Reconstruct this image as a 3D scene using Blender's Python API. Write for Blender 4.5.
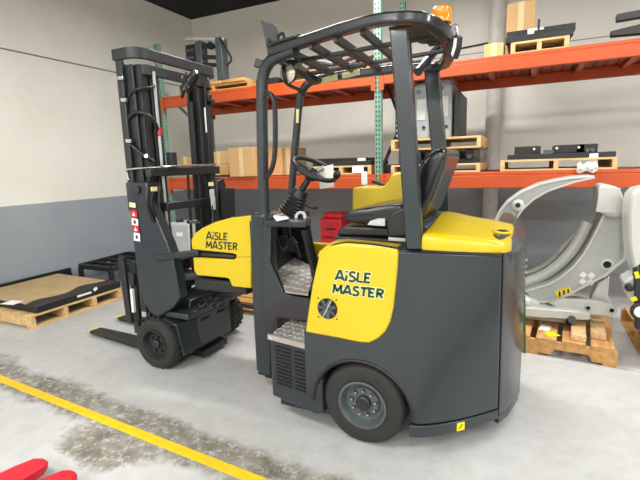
import bpy, bmesh, math, random
from mathutils import Vector, Matrix, Euler
random.seed(4)
PI = math.pi
S = bpy.context.scene
COL = S.collection
for o in list(bpy.data.objects): bpy.data.objects.remove(o)

# ------------------------------------------------------------------ camera
FPX = 432.4
YAW, PITCH, ROLL = math.radians(25.49), math.radians(9.79), math.radians(1.71)
EYE = Vector((0, 0, 1.5))
_f = Vector((-math.sin(YAW)*math.cos(PITCH), math.cos(YAW)*math.cos(PITCH), -math.sin(PITCH)))
_r = Vector((math.cos(YAW), math.sin(YAW), 0))
_d = _f.cross(_r)
_r2 = math.cos(ROLL)*_r + math.sin(ROLL)*_d
_d2 = -math.sin(ROLL)*_r + math.cos(ROLL)*_d
cam = bpy.data.cameras.new('camera')
cam.sensor_width = 36; cam.lens = FPX/640*36; cam.clip_end = 60; cam.clip_start = 0.05
camo = bpy.data.objects.new('camera', cam); COL.objects.link(camo)
camo.matrix_world = Matrix(((_r2.x, -_d2.x, -_f.x, 0), (_r2.y, -_d2.y, -_f.y, 0), (_r2.z, -_d2.z, -_f.z, 1.5), (0, 0, 0, 1)))
S.camera = camo

# ------------------------------------------------------------------ light and exposure
w = bpy.data.worlds.new('world'); S.world = w; w.use_nodes = True
w.node_tree.nodes['Background'].inputs[0].default_value = (0.95, 0.97, 1, 1)
w.node_tree.nodes['Background'].inputs[1].default_value = 0.05
def lamp(x, y, z, sx, sy, power, rz=0, col=(1.0, 0.992, 0.965)):
    l = bpy.data.lights.new('ceiling_strip', 'AREA'); l.shape = 'RECTANGLE'; l.size = sx; l.size_y = sy
    l.energy = power; l.color = col; l.spread = math.radians(180)
    o = bpy.data.objects.new('ceiling_strip', l); COL.objects.link(o); o.location = (x, y, z); o.rotation_euler = (0, 0, rz)
for (x, y, p) in ((1.6, 3.2, 85), (-1.7, 4.0, 120), (-2.6, -0.4, 120), (0.8, -0.8, 80), (4.4, 1.4, 170), (-2.6, -3.6, 220), (1.2, -4.0, 240), (5.6, -2.6, 210)):
    lamp(x, y, 3.75, 2.4, 0.35, p)
vs = S.view_settings
vs.view_transform = 'Standard'; vs.look = 'None'; vs.gamma = 1; vs.use_curve_mapping = False
vs.exposure = 0.22

# ------------------------------------------------------------------ helpers
def P(u, v, X=None, Y=None, Z=None):
    """a point of the place from a measured bearing and one known coordinate"""
    d = _r2*((u-320)/FPX) + _d2*((v-240)/FPX) + _f
    if X is not None: t = (X-EYE.x)/d.x
    elif Y is not None: t = (Y-EYE.y)/d.y
    else: t = (Z-EYE.z)/d.z
    return EYE + d*t

def lin(c):
    return tuple((x/255/12.92 if x/255 <= 0.04045 else ((x/255+0.055)/1.055)**2.4) for x in c)

def mat(name, rgb, rough=0.5, metal=0.0, vary=0.12, scale=6.0, coat=0.0, bump=0.0, bscale=40.0, stretch=None, emit=0):
    m = bpy.data.materials.new(name); m.use_nodes = True
    nt = m.node_tree; b = nt.nodes['Principled BSDF']
    c = lin(rgb)
    tc = nt.nodes.new('ShaderNodeTexCoord'); mp = nt.nodes.new('ShaderNodeMapping')
    if stretch: mp.inputs['Scale'].default_value = stretch
    nt.links.new(tc.outputs['Object'], mp.inputs['Vector'])
    n = nt.nodes.new('ShaderNodeTexNoise'); n.inputs['Scale'].default_value = scale; n.inputs['Detail'].default_value = 5
    nt.links.new(mp.outputs[0], n.inputs['Vector'])
    r = nt.nodes.new('ShaderNodeValToRGB')
    r.color_ramp.elements[0].position = 0.3; r.color_ramp.elements[1].position = 0.7
    r.color_ramp.elements[0].color = (*[x*(1-vary) for x in c], 1); r.color_ramp.elements[1].color = (*[min(1, x*(1+vary)) for x in c], 1)
    nt.links.new(n.outputs['Fac'], r.inputs[0]); nt.links.new(r.outputs[0], b.inputs['Base Color'])
    b.inputs['Roughness'].default_value = rough; b.inputs['Metallic'].default_value = metal
    b.inputs['Coat Weight'].default_value = coat; b.inputs['Coat Roughness'].default_value = 0.08
    if bump:
        n2 = nt.nodes.new('ShaderNodeTexNoise'); n2.inputs['Scale'].default_value = bscale; n2.inputs['Detail'].default_value = 3
        nt.links.new(mp.outputs[0], n2.inputs['Vector'])
        bu = nt.nodes.new('ShaderNodeBump'); bu.inputs['Strength'].default_value = bump; bu.inputs['Distance'].default_value = 0.01
        nt.links.new(n2.outputs['Fac'], bu.inputs['Height']); nt.links.new(bu.outputs[0], b.inputs['Normal'])
    return m

M = dict(
    grey=mat('graphite_paint', (36, 43, 47), 0.3, 0, 0.05, 3, coat=0.2),
    guard=mat('guard_paint', (28, 32, 34), 0.28, 0, 0.06, 5, coat=0.4),
    mast=mat('mast_steel', (33, 36, 37), 0.42, 0.0, 0.12, 8),
    dark=mat('dark_steel', (29, 31, 32), 0.5, 0.0, 0.15, 9),
    black=mat('black_plastic', (26, 26, 27), 0.45, 0, 0.12, 14),
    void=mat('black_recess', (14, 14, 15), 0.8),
    vinyl=mat('black_vinyl', (15, 15, 17), 0.24, 0, 0.1, 20, coat=0.2, bump=0.15, bscale=120),
    rubber=mat('tyre_rubber', (36, 35, 34), 0.75, 0, 0.18, 14, bump=0.1, bscale=60),
    yellow=mat('yellow_paint', (198, 172, 2), 0.34, 0, 0.03, 3, coat=0.25),
    yellow_dull=mat('yellow_marking', (225, 205, 60), 0.6, 0, 0.2, 30),
    steel=mat('bright_steel', (190, 190, 188), 0.25, 1.0, 0.1, 20),
    plate=mat('chequer_plate', (170, 164, 158), 0.32, 0.4, 0.15, 12),
    rim=mat('grey_rim', (80, 87, 90), 0.4, 0.2, 0.12, 14),
    orange=mat('rack_orange', (184, 72, 20), 0.42, 0, 0.08, 5),
    deck=mat('rack_deck', (196, 92, 52), 0.6, 0, 0.25, 4, stretch=(0.4, 3, 1)),
    green=mat('rack_green', (128, 168, 148), 0.5, 0, 0.12, 8),
    wood=mat('pale_pallet_wood', (206, 172, 120), 0.75, 0, 0.22, 5, stretch=(1, 6, 6), bump=0.2, bscale=20),
    wood2=mat('tan_pallet_wood', (190, 142, 84), 0.75, 0, 0.25, 5, stretch=(1, 6, 6), bump=0.2, bscale=20),
    wood3=mat('fresh_block_wood', (214, 178, 130), 0.7, 0, 0.2, 7, stretch=(6, 1, 6)),
    card=mat('cardboard', (196, 158, 108), 0.8, 0, 0.06, 3),
    card2=mat('darker_cardboard', (176, 152, 110), 0.8, 0, 0.1, 4),  # darker cardboard tone; on the end-of-row block it is painted shade
    tape=mat('packing_tape', (212, 184, 138), 0.35, 0, 0.06, 8),
    white=mat('white_paper', (232, 232, 226), 0.6, 0, 0.03),
    clamp=mat('clamp_silver_paint', (196, 197, 190), 0.38, 0.15, 0.06, 4, coat=0.2),
    clamp_face=mat('clamp_web_darker', (174, 176, 172), 0.42, 0.15, 0.08, 5),  # darker tone of the clamp silver, on arm webs and one cylinder
    clamp_pad=mat('clamp_pad_cast', (186, 187, 181), 0.5, 0.15, 0.08, 12, bump=0.2, bscale=50),
    plastic=mat('grey_plastic', (178, 180, 180), 0.5, 0, 0.06, 6),
    tank=mat('tank_grey_plastic', (142, 146, 149), 0.45, 0, 0.08, 6),
    film=mat('white_wrap_film', (214, 214, 208), 0.3, 0, 0.12, 18, bump=0.5, bscale=18),
    red=mat('red_paint', (192, 24, 40), 0.4, 0, 0.08, 8),
    amber=mat('amber_lens', (244, 140, 10), 0.2, 0, 0.06, 20, coat=0.4),
    lgreen=mat('logo_green', (10, 66, 44), 0.5),
    lblack=mat('logo_dark', (24, 40, 34), 0.5),
    cream=mat('cream_label', (222, 214, 160), 0.6, 0, 0.05),
    label=mat('yellow_label', (238, 210, 20), 0.5, 0, 0.05),
    glass=mat('lamp_glass', (214, 208, 190), 0.12, 0.6, 0.2, 30),
    stud=mat('stud_highlight', (226, 221, 214), 0.3, 0.35, 0.05),  # specular highlights of the raised studs put into their bright colour
    strap=mat('green_strap', (46, 92, 66), 0.4),
)

def slats(m):
    """wire lines of the mesh decking"""
    nt = m.node_tree; b = nt.nodes['Principled BSDF']; src = b.inputs['Base Color'].links[0].from_socket
    tc = nt.nodes.new('ShaderNodeTexCoord'); br = nt.nodes.new('ShaderNodeTexBrick'); nt.links.new(tc.outputs['Object'], br.inputs['Vector'])
    br.offset = 0; br.inputs['Scale'].default_value = 1; br.inputs['Brick Width'].default_value = .1; br.inputs['Row Height'].default_value = .1
    br.inputs['Mortar Size'].default_value = .012; br.inputs['Mortar Smooth'].default_value = 0; br.inputs['Mortar'].default_value = (.1, .03, .015, 1)
    nt.links.new(src, br.inputs['Color1']); nt.links.new(src, br.inputs['Color2'])
    nt.links.new(br.outputs[0], b.inputs['Base Color'])
slats(M['deck'])

class MB:
    def __init__(s): s.b = bmesh.new()
    def face(s, pts):
        try: return s.b.faces.new([s.b.verts.new(p) for p in pts])
        except ValueError: return None
    def box(s, c, size, rot=None):
        c = Vector(c); hx, hy, hz = size[0]/2, size[1]/2, size[2]/2
        R = rot if isinstance(rot, Matrix) else (Euler(rot).to_matrix() if rot else Matrix.Identity(3))
        v = [s.b.verts.new(c + R @ Vector((x*hx, y*hy, z*hz))) for x in (-1, 1) for y in (-1, 1) for z in (-1, 1)]
        for f in ((0, 1, 3, 2), (4, 6, 7, 5), (0, 4, 5, 1), (2, 3, 7, 6), (0, 2, 6, 4), (1, 5, 7, 3)): s.b.faces.new([v[i] for i in f])
        return s
    def span(s, a, b):
        a = Vector(a); b = Vector(b)
        return s.box((a+b)/2, [abs(b[i]-a[i]) for i in range(3)])
    def prism(s, pts, ext):
        e = Vector(ext); n = len(pts)
        a = [s.b.verts.new(Vector(p)) for p in pts]; b = [s.b.verts.new(Vector(p)+e) for p in pts]
        s.b.faces.new(a); s.b.faces.new(b[::-1])
        for i in range(n): s.b.faces.new((a[i], b[i], b[(i+1) % n], a[(i+1) % n]))
        return s
    def bar(s, p0, p1, wd, th, up=(0, 0, 1)):
        p0 = Vector(p0); p1 = Vector(p1); d = (p1-p0); L = d.length; d.normalize()
        u = Vector(up); x = d.cross(u)
        if x.length < 1e-4: x = d.cross(Vector((1, 0, 0)))
        x.normalize(); z = x.cross(d)
        R = Matrix((x, d, z)).transposed()
        return s.box((p0+p1)/2, (wd, L, th), R)
    def loft(s, rings, cap=True, closed=True):
        vs_ = [[s.b.verts.new(Vector(p)) for p in r] for r in rings]
        n = len(vs_[0])
        for a, b in zip(vs_, vs_[1:]):
            for i in range(n if closed else n-1):
                j = (i+1) % n
                s.b.faces.new((a[i], a[j], b[j], b[i]))
        if cap:
            s.b.faces.new(vs_[0][::-1]); s.b.faces.new(vs_[-1])
        return s
    def tube(s, path, r, seg=10, cap=True):
        path = [Vector(p) for p in path]; rings = []
        prev = None
        for i, p in enumerate(path):
            t = (path[min(i+1, len(path)-1)] - path[max(i-1, 0)]).normalized()
            if prev is None:
                u = t.cross(Vector((0, 0, 1)))
                if u.length < 0.05: u = t.cross(Vector((1, 0, 0)))
            else: u = prev - t*prev.dot(t)
            u.normalize(); prev = u; v = t.cross(u)
            rr = r[i] if isinstance(r, (list, tuple)) else r
            rings.append([p + (u*math.cos(2*PI*k/seg) + v*math.sin(2*PI*k/seg))*rr for k in range(seg)])
        return s.loft(rings, cap)
    def smoothtube(s, pts, r, seg=10, n=6):
        pts = [Vector(p) for p in pts]; out = []
        q = [pts[0]*2-pts[1]] + pts + [pts[-1]*2-pts[-2]]
        for i in range(1, len(q)-2):
            for k in range(n):
                t = k/n
                a, b, c, d = q[i-1], q[i], q[i+1], q[i+2]
                out.append(0.5*((2*b) + (c-a)*t + (2*a-5*b+4*c-d)*t*t + (3*b-a-3*c+d)*t**3))
        out.append(pts[-1])
        return s.tube(out, r, seg)
    def cyl(s, p0, p1, r, r2=None, seg=20): return s.tube([p0, p1], [r, r if r2 is None else r2], seg)
    def lathe(s, prof, origin, axis, seg=40, cap=True):
        o = Vector(origin); a = Vector(axis).normalized()
        u = a.cross(Vector((0, 0, 1)));
        if u.length < 0.05: u = Vector((1, 0, 0))
        u.normalize(); v = a.cross(u)
        rings = [[o + a*h + (u*math.cos(2*PI*k/seg)+v*math.sin(2*PI*k/seg))*max(r, 1e-4) for k in range(seg)] for r, h in prof]
        return s.loft(rings, cap)
    def torus(s, c, axis, R, r, seg=36, rs=8, a0=0, a1=2*PI):
        c = Vector(c); a = Vector(axis).normalized(); u = a.cross(Vector((0, 1, 0)));
        if u.length < 0.05: u = Vector((1, 0, 0))
        u.normalize(); v = a.cross(u); rings = []
        full = abs(a1-a0-2*PI) < 1e-4
        for i in range(seg + (0 if full else 1)):
            t = a0+(a1-a0)*i/seg; d = u*math.cos(t)+v*math.sin(t)
            rings.append([c + d*(R + r*math.cos(2*PI*k/rs)) + a*r*math.sin(2*PI*k/rs) for k in range(rs)])
        if full: rings.append(rings[0])
        s.loft(rings, not full)
        if full: bmesh.ops.remove_doubles(s.b, verts=s.b.verts, dist=1e-6)
        return s
    def quad(s, a, b, c, d, th):
        a, b, c, d = map(Vector, (a, b, c, d)); n = (b-a).cross(c-a).normalized()*th
        return s.prism([a, b, c, d], n)
    def build(s, name, m, root=None, bevel=0.0, seg=2, sharp=35, sub=0, label=None):
        bmesh.ops.recalc_face_normals(s.b, faces=s.b.faces)
        off = Vector((0, 0, 0))
        if root is not None: off = Vector(root.get('_o', (0, 0, 0)))
        if root is None:
            xs = [v.co.copy() for v in s.b.verts]
            off = Vector(((min(v.x for v in xs)+max(v.x for v in xs))/2, (min(v.y for v in xs)+max(v.y for v in xs))/2, min(v.z for v in xs)))
        for v in s.b.verts: v.co -= off
        for f in s.b.faces: f.smooth = True
        lim = math.radians(sharp)
        for e in s.b.edges:
            if len(e.link_faces) == 2 and e.calc_face_angle(0) > lim: e.smooth = False
        me = bpy.data.meshes.new(name); s.b.to_mesh(me); s.b.free()
        me.materials.append(M[m] if isinstance(m, str) else m)
        if any(p.material_index for p in me.polygons): me.materials.append(M['stud'])
        o = bpy.data.objects.new(name, me); COL.objects.link(o)
        if root is not None:
            o.parent = root; o['_o'] = off
        else: o.location = off
        if bevel:
            md = o.modifiers.new('bevel', 'BEVEL'); md.width = bevel; md.segments = seg; md.limit_method = 'ANGLE'; md.angle_limit = math.radians(40)
        if sub:
            md = o.modifiers.new('sub', 'SUBSURF'); md.levels = sub; md.render_levels = sub
        if label: o['label'] = label
        return o

def thing(name, label, cat, loc, group=None, local=False, rz=0):
    o = bpy.data.objects.new(name, None); COL.objects.link(o)
    o.location = loc; o.rotation_euler = (0, 0, rz); o.empty_display_size = 0.1
    o['label'] = label; o['category'] = cat
    if group: o['group'] = group
    o['_o'] = Vector((0, 0, 0)) if local else Vector(loc)
    return o
def tag(o, label, cat, group=None):
    o['label'] = label; o['category'] = cat
    if group: o['group'] = group
    return o
def struct(o): o['kind'] = 'structure'; return o
def copy_thing(o, loc, rz, label, group=None):
    def rec(x, par):
        c = x.copy(); COL.objects.link(c); c.parent = par
        for ch in [k for k in bpy.data.objects if k.parent == x]: rec(ch, c)
        return c
    r = rec(o, None); r.location = loc; r.rotation_euler = (0, 0, rz); r['label'] = label
    if group: r['group'] = group
    return r

GLYPH = {   # strokes on a unit-high cell: list of polylines, then advance width
    'A': ([[(.0, 0), (.3, 1), (.42, 1), (.72, 0)], [(.14, .27), (.58, .27)]], .86),
    'i': ([[(.08, 0), (.08, .6)], [(.08, .88), (.08, 1.06)]], .3),
    'S': ([[(.5, .86), (.4, .96), (.24, .98), (.1, .9), (.07, .74), (.14, .6), (.3, .52), (.46, .43), (.53, .28), (.48, .1), (.32, .01), (.14, .03), (.02, .14)]], .68),
    'L': ([[(.08, 1), (.08, .06), (.52, .06)]], .6),
    'E': ([[(.52, .94), (.08, .94), (.08, .06), (.54, .06)], [(.08, .5), (.46, .5)]], .7),
    'M': ([[(.06, 0), (.1, 1)], [(.1, 1), (.42, .25)], [(.42, .25), (.74, 1)], [(.74, 1), (.8, 0)]], .98),
    'T': ([[(0, .94), (.62, .94)], [(.31, .94), (.31, 0)]], .7),
    'R': ([[(.08, 0), (.08, .94), (.36, .94), (.52, .86), (.54, .68), (.46, .54), (.3, .48), (.08, .48)], [(.28, .48), (.56, 0)]], .72),
}
def lettering(body, h, loc, m, root, name, weight, width, shear=.1, depth=.0015, drop=0.0):
    """block letters cut from strokes, standing in a plane that faces -y"""
    total = sum(GLYPH[c][1] for c in body); k = width/(total*h)
    b = MB(); x = 0; L = Vector(loc)
    def pt(p): return L + Vector(((x+p[0]+shear*p[1])*h*k, 0, p[1]*h - drop*(x+p[0])*h*k))
    for c in body:
        for st in GLYPH[c][0]:
            q = [pt(p) for p in st]
            n = len(q); lft = []; rgt = []
            for i_ in range(n):
                d0 = (q[i_]-q[i_-1]).normalized() if i_ else (q[1]-q[0]).normalized()
                d1 = (q[i_+1]-q[i_]).normalized() if i_ < n-1 else d0
                n0 = Vector((-d0.z, 0, d0.x)); n1 = Vector((-d1.z, 0, d1.x)); mm = (n0+n1)
                mm = (n0+n1).normalized()/max(.75, (n0+n1).normalized().dot(n0))
                e = Vector((0, 0, 0))
                if i_ == 0: e = -d0*(0 if name == 'logo_lettering' else weight*.2)
                if i_ == n-1: e = d0*(0 if name == 'logo_lettering' else weight*.2)
                lft.append(q[i_]+mm*weight/2+e); rgt.append(q[i_]-mm*weight/2+e)
            for i_ in range(n-1):
                b.prism([lft[i_], lft[i_+1], rgt[i_+1], rgt[i_]], (0, depth, 0))
        x += GLYPH[c][1]
    return b.build(name, m, root)

# ------------------------------------------------------------------ setting: floor, walls, ceiling
WL, WB, CE = -5.6, 6.62, 4.16
def node_mat(name):
    m = bpy.data.materials.new(name); m.use_nodes = True
    return m, m.node_tree, m.node_tree.nodes['Principled BSDF']
def mathn(nt, op, a, b=None, c=None):
    n = nt.nodes.new('ShaderNodeMath'); n.operation = op
    for i, x in enumerate((a, b, c)):
        if x is None: continue
        if isinstance(x, (int, float)): n.inputs[i].default_value = x
        else: nt.links.new(x, n.inputs[i])
    return n.outputs[0]
def noise(nt, vec, scale, detail=5, rough=0.55):
    n = nt.nodes.new('ShaderNodeTexNoise'); n.inputs['Scale'].default_value = scale; n.inputs['Detail'].default_value = detail; n.inputs['Roughness'].default_value = rough
    if vec is not None: nt.links.new(vec, n.inputs['Vector'])
    return n.outputs['Fac']
def ramp(nt, fac, stops):
    r = nt.nodes.new('ShaderNodeValToRGB'); e = r.color_ramp.elements
    e[0].position, e[0].color = stops[0][0], (*stops[0][1], 1); e[1].position, e[1].color = stops[-1][0], (*stops[-1][1], 1)
    for p, c in stops[1:-1]:
        k = e.new(p); k.color = (*c, 1)
    nt.links.new(fac, r.inputs[0]); return r.outputs[0]
def mix(nt, f, a, b):
    n = nt.nodes.new('ShaderNodeMix'); n.data_type = 'RGBA'
    nt.links.new(f, n.inputs[0])
    for i, x in ((6, a), (7, b)):
        if isinstance(x, tuple): n.inputs[i].default_value = (*x, 1)
        else: nt.links.new(x, n.inputs[i])
    return n.outputs[2]

LA = P(0, 378.5, Z=0); LB = P(256, 480, Z=0)
LA.z = LB.z = 0
ldir = (LB-LA).normalized(); lnor = Vector((-ldir.y, ldir.x, 0))
def floor_material():
    m, nt, b = node_mat('epoxy_floor')
    tc = nt.nodes.new('ShaderNodeTexCoord'); v = tc.outputs['Object']
    sep = nt.nodes.new('ShaderNodeSeparateXYZ'); nt.links.new(v, sep.inputs[0])
    base = ramp(nt, noise(nt, v, 0.9, 6), [(0.3, lin((172, 172, 170))), (0.7, lin((187, 187, 185)))])
    spk = ramp(nt, noise(nt, v, 9, 6, 0.7), [(0.35, lin((160, 160, 157))), (0.6, lin((188, 188, 186)))])
    n = nt.nodes.new('ShaderNodeMix'); n.data_type = 'RGBA'; n.inputs[0].default_value = 0.4
    nt.links.new(base, n.inputs[6]); nt.links.new(spk, n.inputs[7]); base = n.outputs[2]
    # worn, dirty coating along the painted line
    dx = mathn(nt, 'SUBTRACT', sep.outputs[0], LA.x); dy = mathn(nt, 'SUBTRACT', sep.outputs[1], LA.y)
    across = mathn(nt, 'ADD', mathn(nt, 'MULTIPLY', dx, lnor.x), mathn(nt, 'MULTIPLY', dy, lnor.y))
    along = mathn(nt, 'ADD', mathn(nt, 'MULTIPLY', dx, ldir.x), mathn(nt, 'MULTIPLY', dy, ldir.y))
    nn = noise(nt, v, 2.2, 8, 0.7); n3 = noise(nt, v, 17, 9, 0.8)
    a1 = mathn(nt, 'ABSOLUTE', mathn(nt, 'SUBTRACT', across, 0.05))
    wdt = mathn(nt, 'ADD', mathn(nt, 'MULTIPLY', mathn(nt, 'SUBTRACT', nn, 0.5), 0.4), 0.17)
    band = mathn(nt, 'SMOOTHSTEP' if False else 'MULTIPLY', mathn(nt, 'SUBTRACT', wdt, a1), 14)
    band = mathn(nt, 'MINIMUM', mathn(nt, 'MAXIMUM', band, 0), 1)
    # the scuffed patch below the line
    px = P(112, 437, Z=0)
    da = mathn(nt, 'DIVIDE', mathn(nt, 'SUBTRACT', sep.outputs[0], px.x), 0.42); db = mathn(nt, 'DIVIDE', mathn(nt, 'SUBTRACT', sep.outputs[1], px.y), 0.24)
    d = mathn(nt, 'SQRT', mathn(nt, 'ADD', mathn(nt, 'MULTIPLY', da, da), mathn(nt, 'MULTIPLY', db, db)))
    patch = mathn(nt, 'MULTIPLY', mathn(nt, 'SUBTRACT', mathn(nt, 'ADD', 1.0, mathn(nt, 'MULTIPLY', mathn(nt, 'SUBTRACT', nn, 0.5), 2.4)), d), 4)
    patch = mathn(nt, 'MINIMUM', mathn(nt, 'MAXIMUM', patch, 0), 1)
    mask = mathn(nt, 'MAXIMUM', band, patch)
    mask = mathn(nt, 'MULTIPLY', mask, mathn(nt, 'MINIMUM', mathn(nt, 'MAXIMUM', mathn(nt, 'MULTIPLY', mathn(nt, 'SUBTRACT', n3, 0.38), 9), 0), 1))
    dirt = ramp(nt, noise(nt, v, 5, 8, 0.7), [(0.3, lin((84, 81, 70))), (0.5, lin((122, 117, 105))), (0.75, lin((160, 156, 145)))])
    c = mix(nt, mask, base, dirt)
    nt.links.new(c, b.inputs['Base Color'])
    rr = mathn(nt, 'ADD', mathn(nt, 'MULTIPLY', mask, 0.35), mathn(nt, 'ADD', 0.3, mathn(nt, 'MULTIPLY', n3, 0.16)))
    nt.links.new(rr, b.inputs['Roughness'])
    bu = nt.nodes.new('ShaderNodeBump'); bu.inputs['Strength'].default_value = 0.12; bu.inputs['Distance'].default_value = 0.01
    nt.links.new(noise(nt, v, 14, 6), bu.inputs['Height']); nt.links.new(bu.outputs[0], b.inputs['Normal'])
    return m
def wall_material(zsplit, name):
    m, nt, b = node_mat(name)
    geo = nt.nodes.new('ShaderNodeNewGeometry'); sep = nt.nodes.new('ShaderNodeSeparateXYZ'); nt.links.new(geo.outputs['Position'], sep.inputs[0])
    up = ramp(nt, noise(nt, geo.outputs['Position'], 2, 5), [(0.3, lin((233, 231, 221))), (0.7, lin((240, 238, 229)))])
    lo = ramp(nt, noise(nt, geo.outputs['Position'], 2, 5), [(0.3, lin((152, 159, 166))), (0.7, lin((158, 165, 171)))])
    g = mathn(nt, 'GREATER_THAN', sep.outputs[2], zsplit)
    c = mix(nt, g, lo, up)
    if name == 'left_wall_paint':
        # hairline joint in the blockwork high on the wall
        j = mathn(nt, 'LESS_THAN', mathn(nt, 'ABSOLUTE', mathn(nt, 'SUBTRACT', sep.outputs[2], 2.953)), 0.009)
        c = mix(nt, j, c, lin((112, 110, 100)))
    else:
        j = mathn(nt, 'LESS_THAN', mathn(nt, 'ABSOLUTE', mathn(nt, 'SUBTRACT', sep.outputs[2], 2.953)), 0.006)
        c = mix(nt, j, c, lin((140, 138, 128)))
    nt.links.new(c, b.inputs['Base Color']); b.inputs['Roughness'].default_value = 0.55
    bu = nt.nodes.new('ShaderNodeBump'); bu.inputs['Strength'].default_value = 0.15; bu.inputs['Distance'].default_value = 0.004
    nt.links.new(noise(nt, geo.outputs['Position'], 30, 4), bu.inputs['Height']); nt.links.new(bu.outputs[0], b.inputs['Normal'])
    return m
WR, WF = 8.0, -6.0
o = MB().span((WL-.1, WF-.1, -.1), (WR+.1, WB+.1, 0)).build('floor', floor_material()); struct(o)
o.data.transform(Matrix.Translation(o.location)); o.location = (0, 0, 0)
struct(MB().span((WL-.1, WF-.1, CE), (WR+.1, WB+.1, CE+.1)).build('ceiling', mat('black_ceiling', (22, 22, 24), 0.9)))
struct(MB().span((WL-.1, WF, 0), (WL, WB, CE)).build('wall_left', wall_material(1.128, 'left_wall_paint')))
struct(MB().span((WL, WB, 0), (WR, WB+.1, CE)).build('wall_back', wall_material(1.128, 'back_wall_paint')))
struct(MB().span((WR, WF, 0), (WR+.1, WB, CE)).build('wall_right', wall_material(1.128, 'right_wall_paint')))
struct(MB().span((WL, WF-.1, 0), (WR, WF, CE)).build('wall_front', wall_material(1.128, 'front_wall_paint')))
struct(MB().cyl((-.437, WB-.13, 0), (-.437, WB-.13, CE), .1, seg=24).build('column', mat('column_paint', (214, 213, 206), 0.45)))
a = LA - ldir*1.5; bb = LB + ldir*1.2; hw = 0.03
struct(MB().prism([a+lnor*hw, bb+lnor*hw, bb-lnor*hw, a-lnor*hw], (0, 0, 0.002)).build('floor_line', mat('yellow_line_paint', (228, 180, 12), 0.5, 0, 0.1, 14)))

# ------------------------------------------------------------------ pallet rack
RY, RB = 4.72, 5.82
UPX = [-4.655, -1.505, 1.565]
BH = {'low': (1.222, 1.385), 'high': (2.345, 2.492)}
rack = thing('pallet_rack', 'tall pallet rack with orange beams and green perforated uprights along the back wall', 'rack', (-1.5, 5.27, 0))
upright_mat = mat('perforated_green', (112, 146, 130), 0.5, 0, 0.12, 8)
def perforate(m):
    nt = m.node_tree; b = nt.nodes['Principled BSDF']; src = b.inputs['Base Color'].links[0].from_socket
    tc = nt.nodes.new('ShaderNodeTexCoord'); sep = nt.nodes.new('ShaderNodeSeparateXYZ'); nt.links.new(tc.outputs['Object'], sep.inputs[0])
    mz = nt.nodes.new('ShaderNodeMath'); mz.operation = 'WRAP'; nt.links.new(sep.outputs[2], mz.inputs[0]); mz.inputs[1].default_value = .05; mz.inputs[2].default_value = 0
    def op(o, a, c):
        n = nt.nodes.new('ShaderNodeMath'); n.operation = o
        for i, x in enumerate((a, c)):
            if isinstance(x, (int, float)): n.inputs[i].default_value = x
            else: nt.links.new(x, n.inputs[i])
        return n.outputs[0]
    hz = op('LESS_THAN', mz.outputs[0], .028)
    ax = op('ABSOLUTE', sep.outputs[0], 0)
    hx = op('LESS_THAN', op('ABSOLUTE', op('SUBTRACT', ax, .017), 0), .0075)
    h = op('MULTIPLY', hz, hx)
    mx = nt.nodes.new('ShaderNodeMix'); mx.data_type = 'RGBA'; nt.links.new(h, mx.inputs[0]); nt.links.new(src, mx.inputs[6]); mx.inputs[7].default_value = (.015, .02, .018, 1)
    nt.links.new(mx.outputs[2], b.inputs['Base Color'])
perforate(upright_mat)
for ux in UPX:
    for y, n in ((RY+.04, 'upright'), (RB-.04, 'upright')):
        top = (3.2 if y < 5 else 2.6) if ux < -3 else 3.5
        b = MB(); b.span((ux-.038, y-.035, 0), (ux+.038, y+.035, top))
        up = b.build('upright', upright_mat, rack, bevel=.004)
        for v in up.data.vertices: v.co.x -= ux+1.5
        up.location.x = ux+1.5
    b = MB()
    zs = [.2, .8, 1.4, 2.0, 2.6]
    for i in range(len(zs)-1):
        b.bar((ux, RY+.07, zs[i] if i % 2 == 0 else zs[i+1]), (ux, RB-.07, zs[i+1] if i % 2 == 0 else zs[i]), .03, .03)
    b.box((ux, (RY+RB)/2, .2), (.03, RB-RY-.14, .03))
    b.build('brace', 'dark' if ux > -3 else 'green', rack)
for k, (z0, z1) in BH.items():
    for i in range(2):
        x0, x1 = UPX[i]+.042, UPX[i+1]-.042
        for y in (RY, RB-.05):
            b = MB(); b.span((x0, y, z0), (x1, y+.05, z1-.035)).span((x0, y+.012, z1-.035), (x1, y+.05, z1))
            bm_ = b.build('beam', 'orange', rack, bevel=.006)
            for xx in (x0, x1): MB().box((xx+(.005 if xx == x0 else -.005), y-.004 if y == RY else y+.054, (z0+z1)/2-.03), (.05, .008, z1-z0+.06)).build('end_connector', 'orange', bm_)
        b = MB(); b.span((x0, RY+.05, z1-.03), (x1, RB-.05, z1-.012))
        b.build('shelf_deck', 'deck', rack)
        b = MB()
        n = 7
        for q in range(n):
            xx = x0 + (q+.5)*(x1-x0)/n
            b.span((xx-.03, RY+.05, z1-.075), (xx+.03, RB-.05, z1-.03))
        b.build('deck_support', 'orange', rack)
ZL, ZH = 1.387, 2.494    # shelf tops

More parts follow.
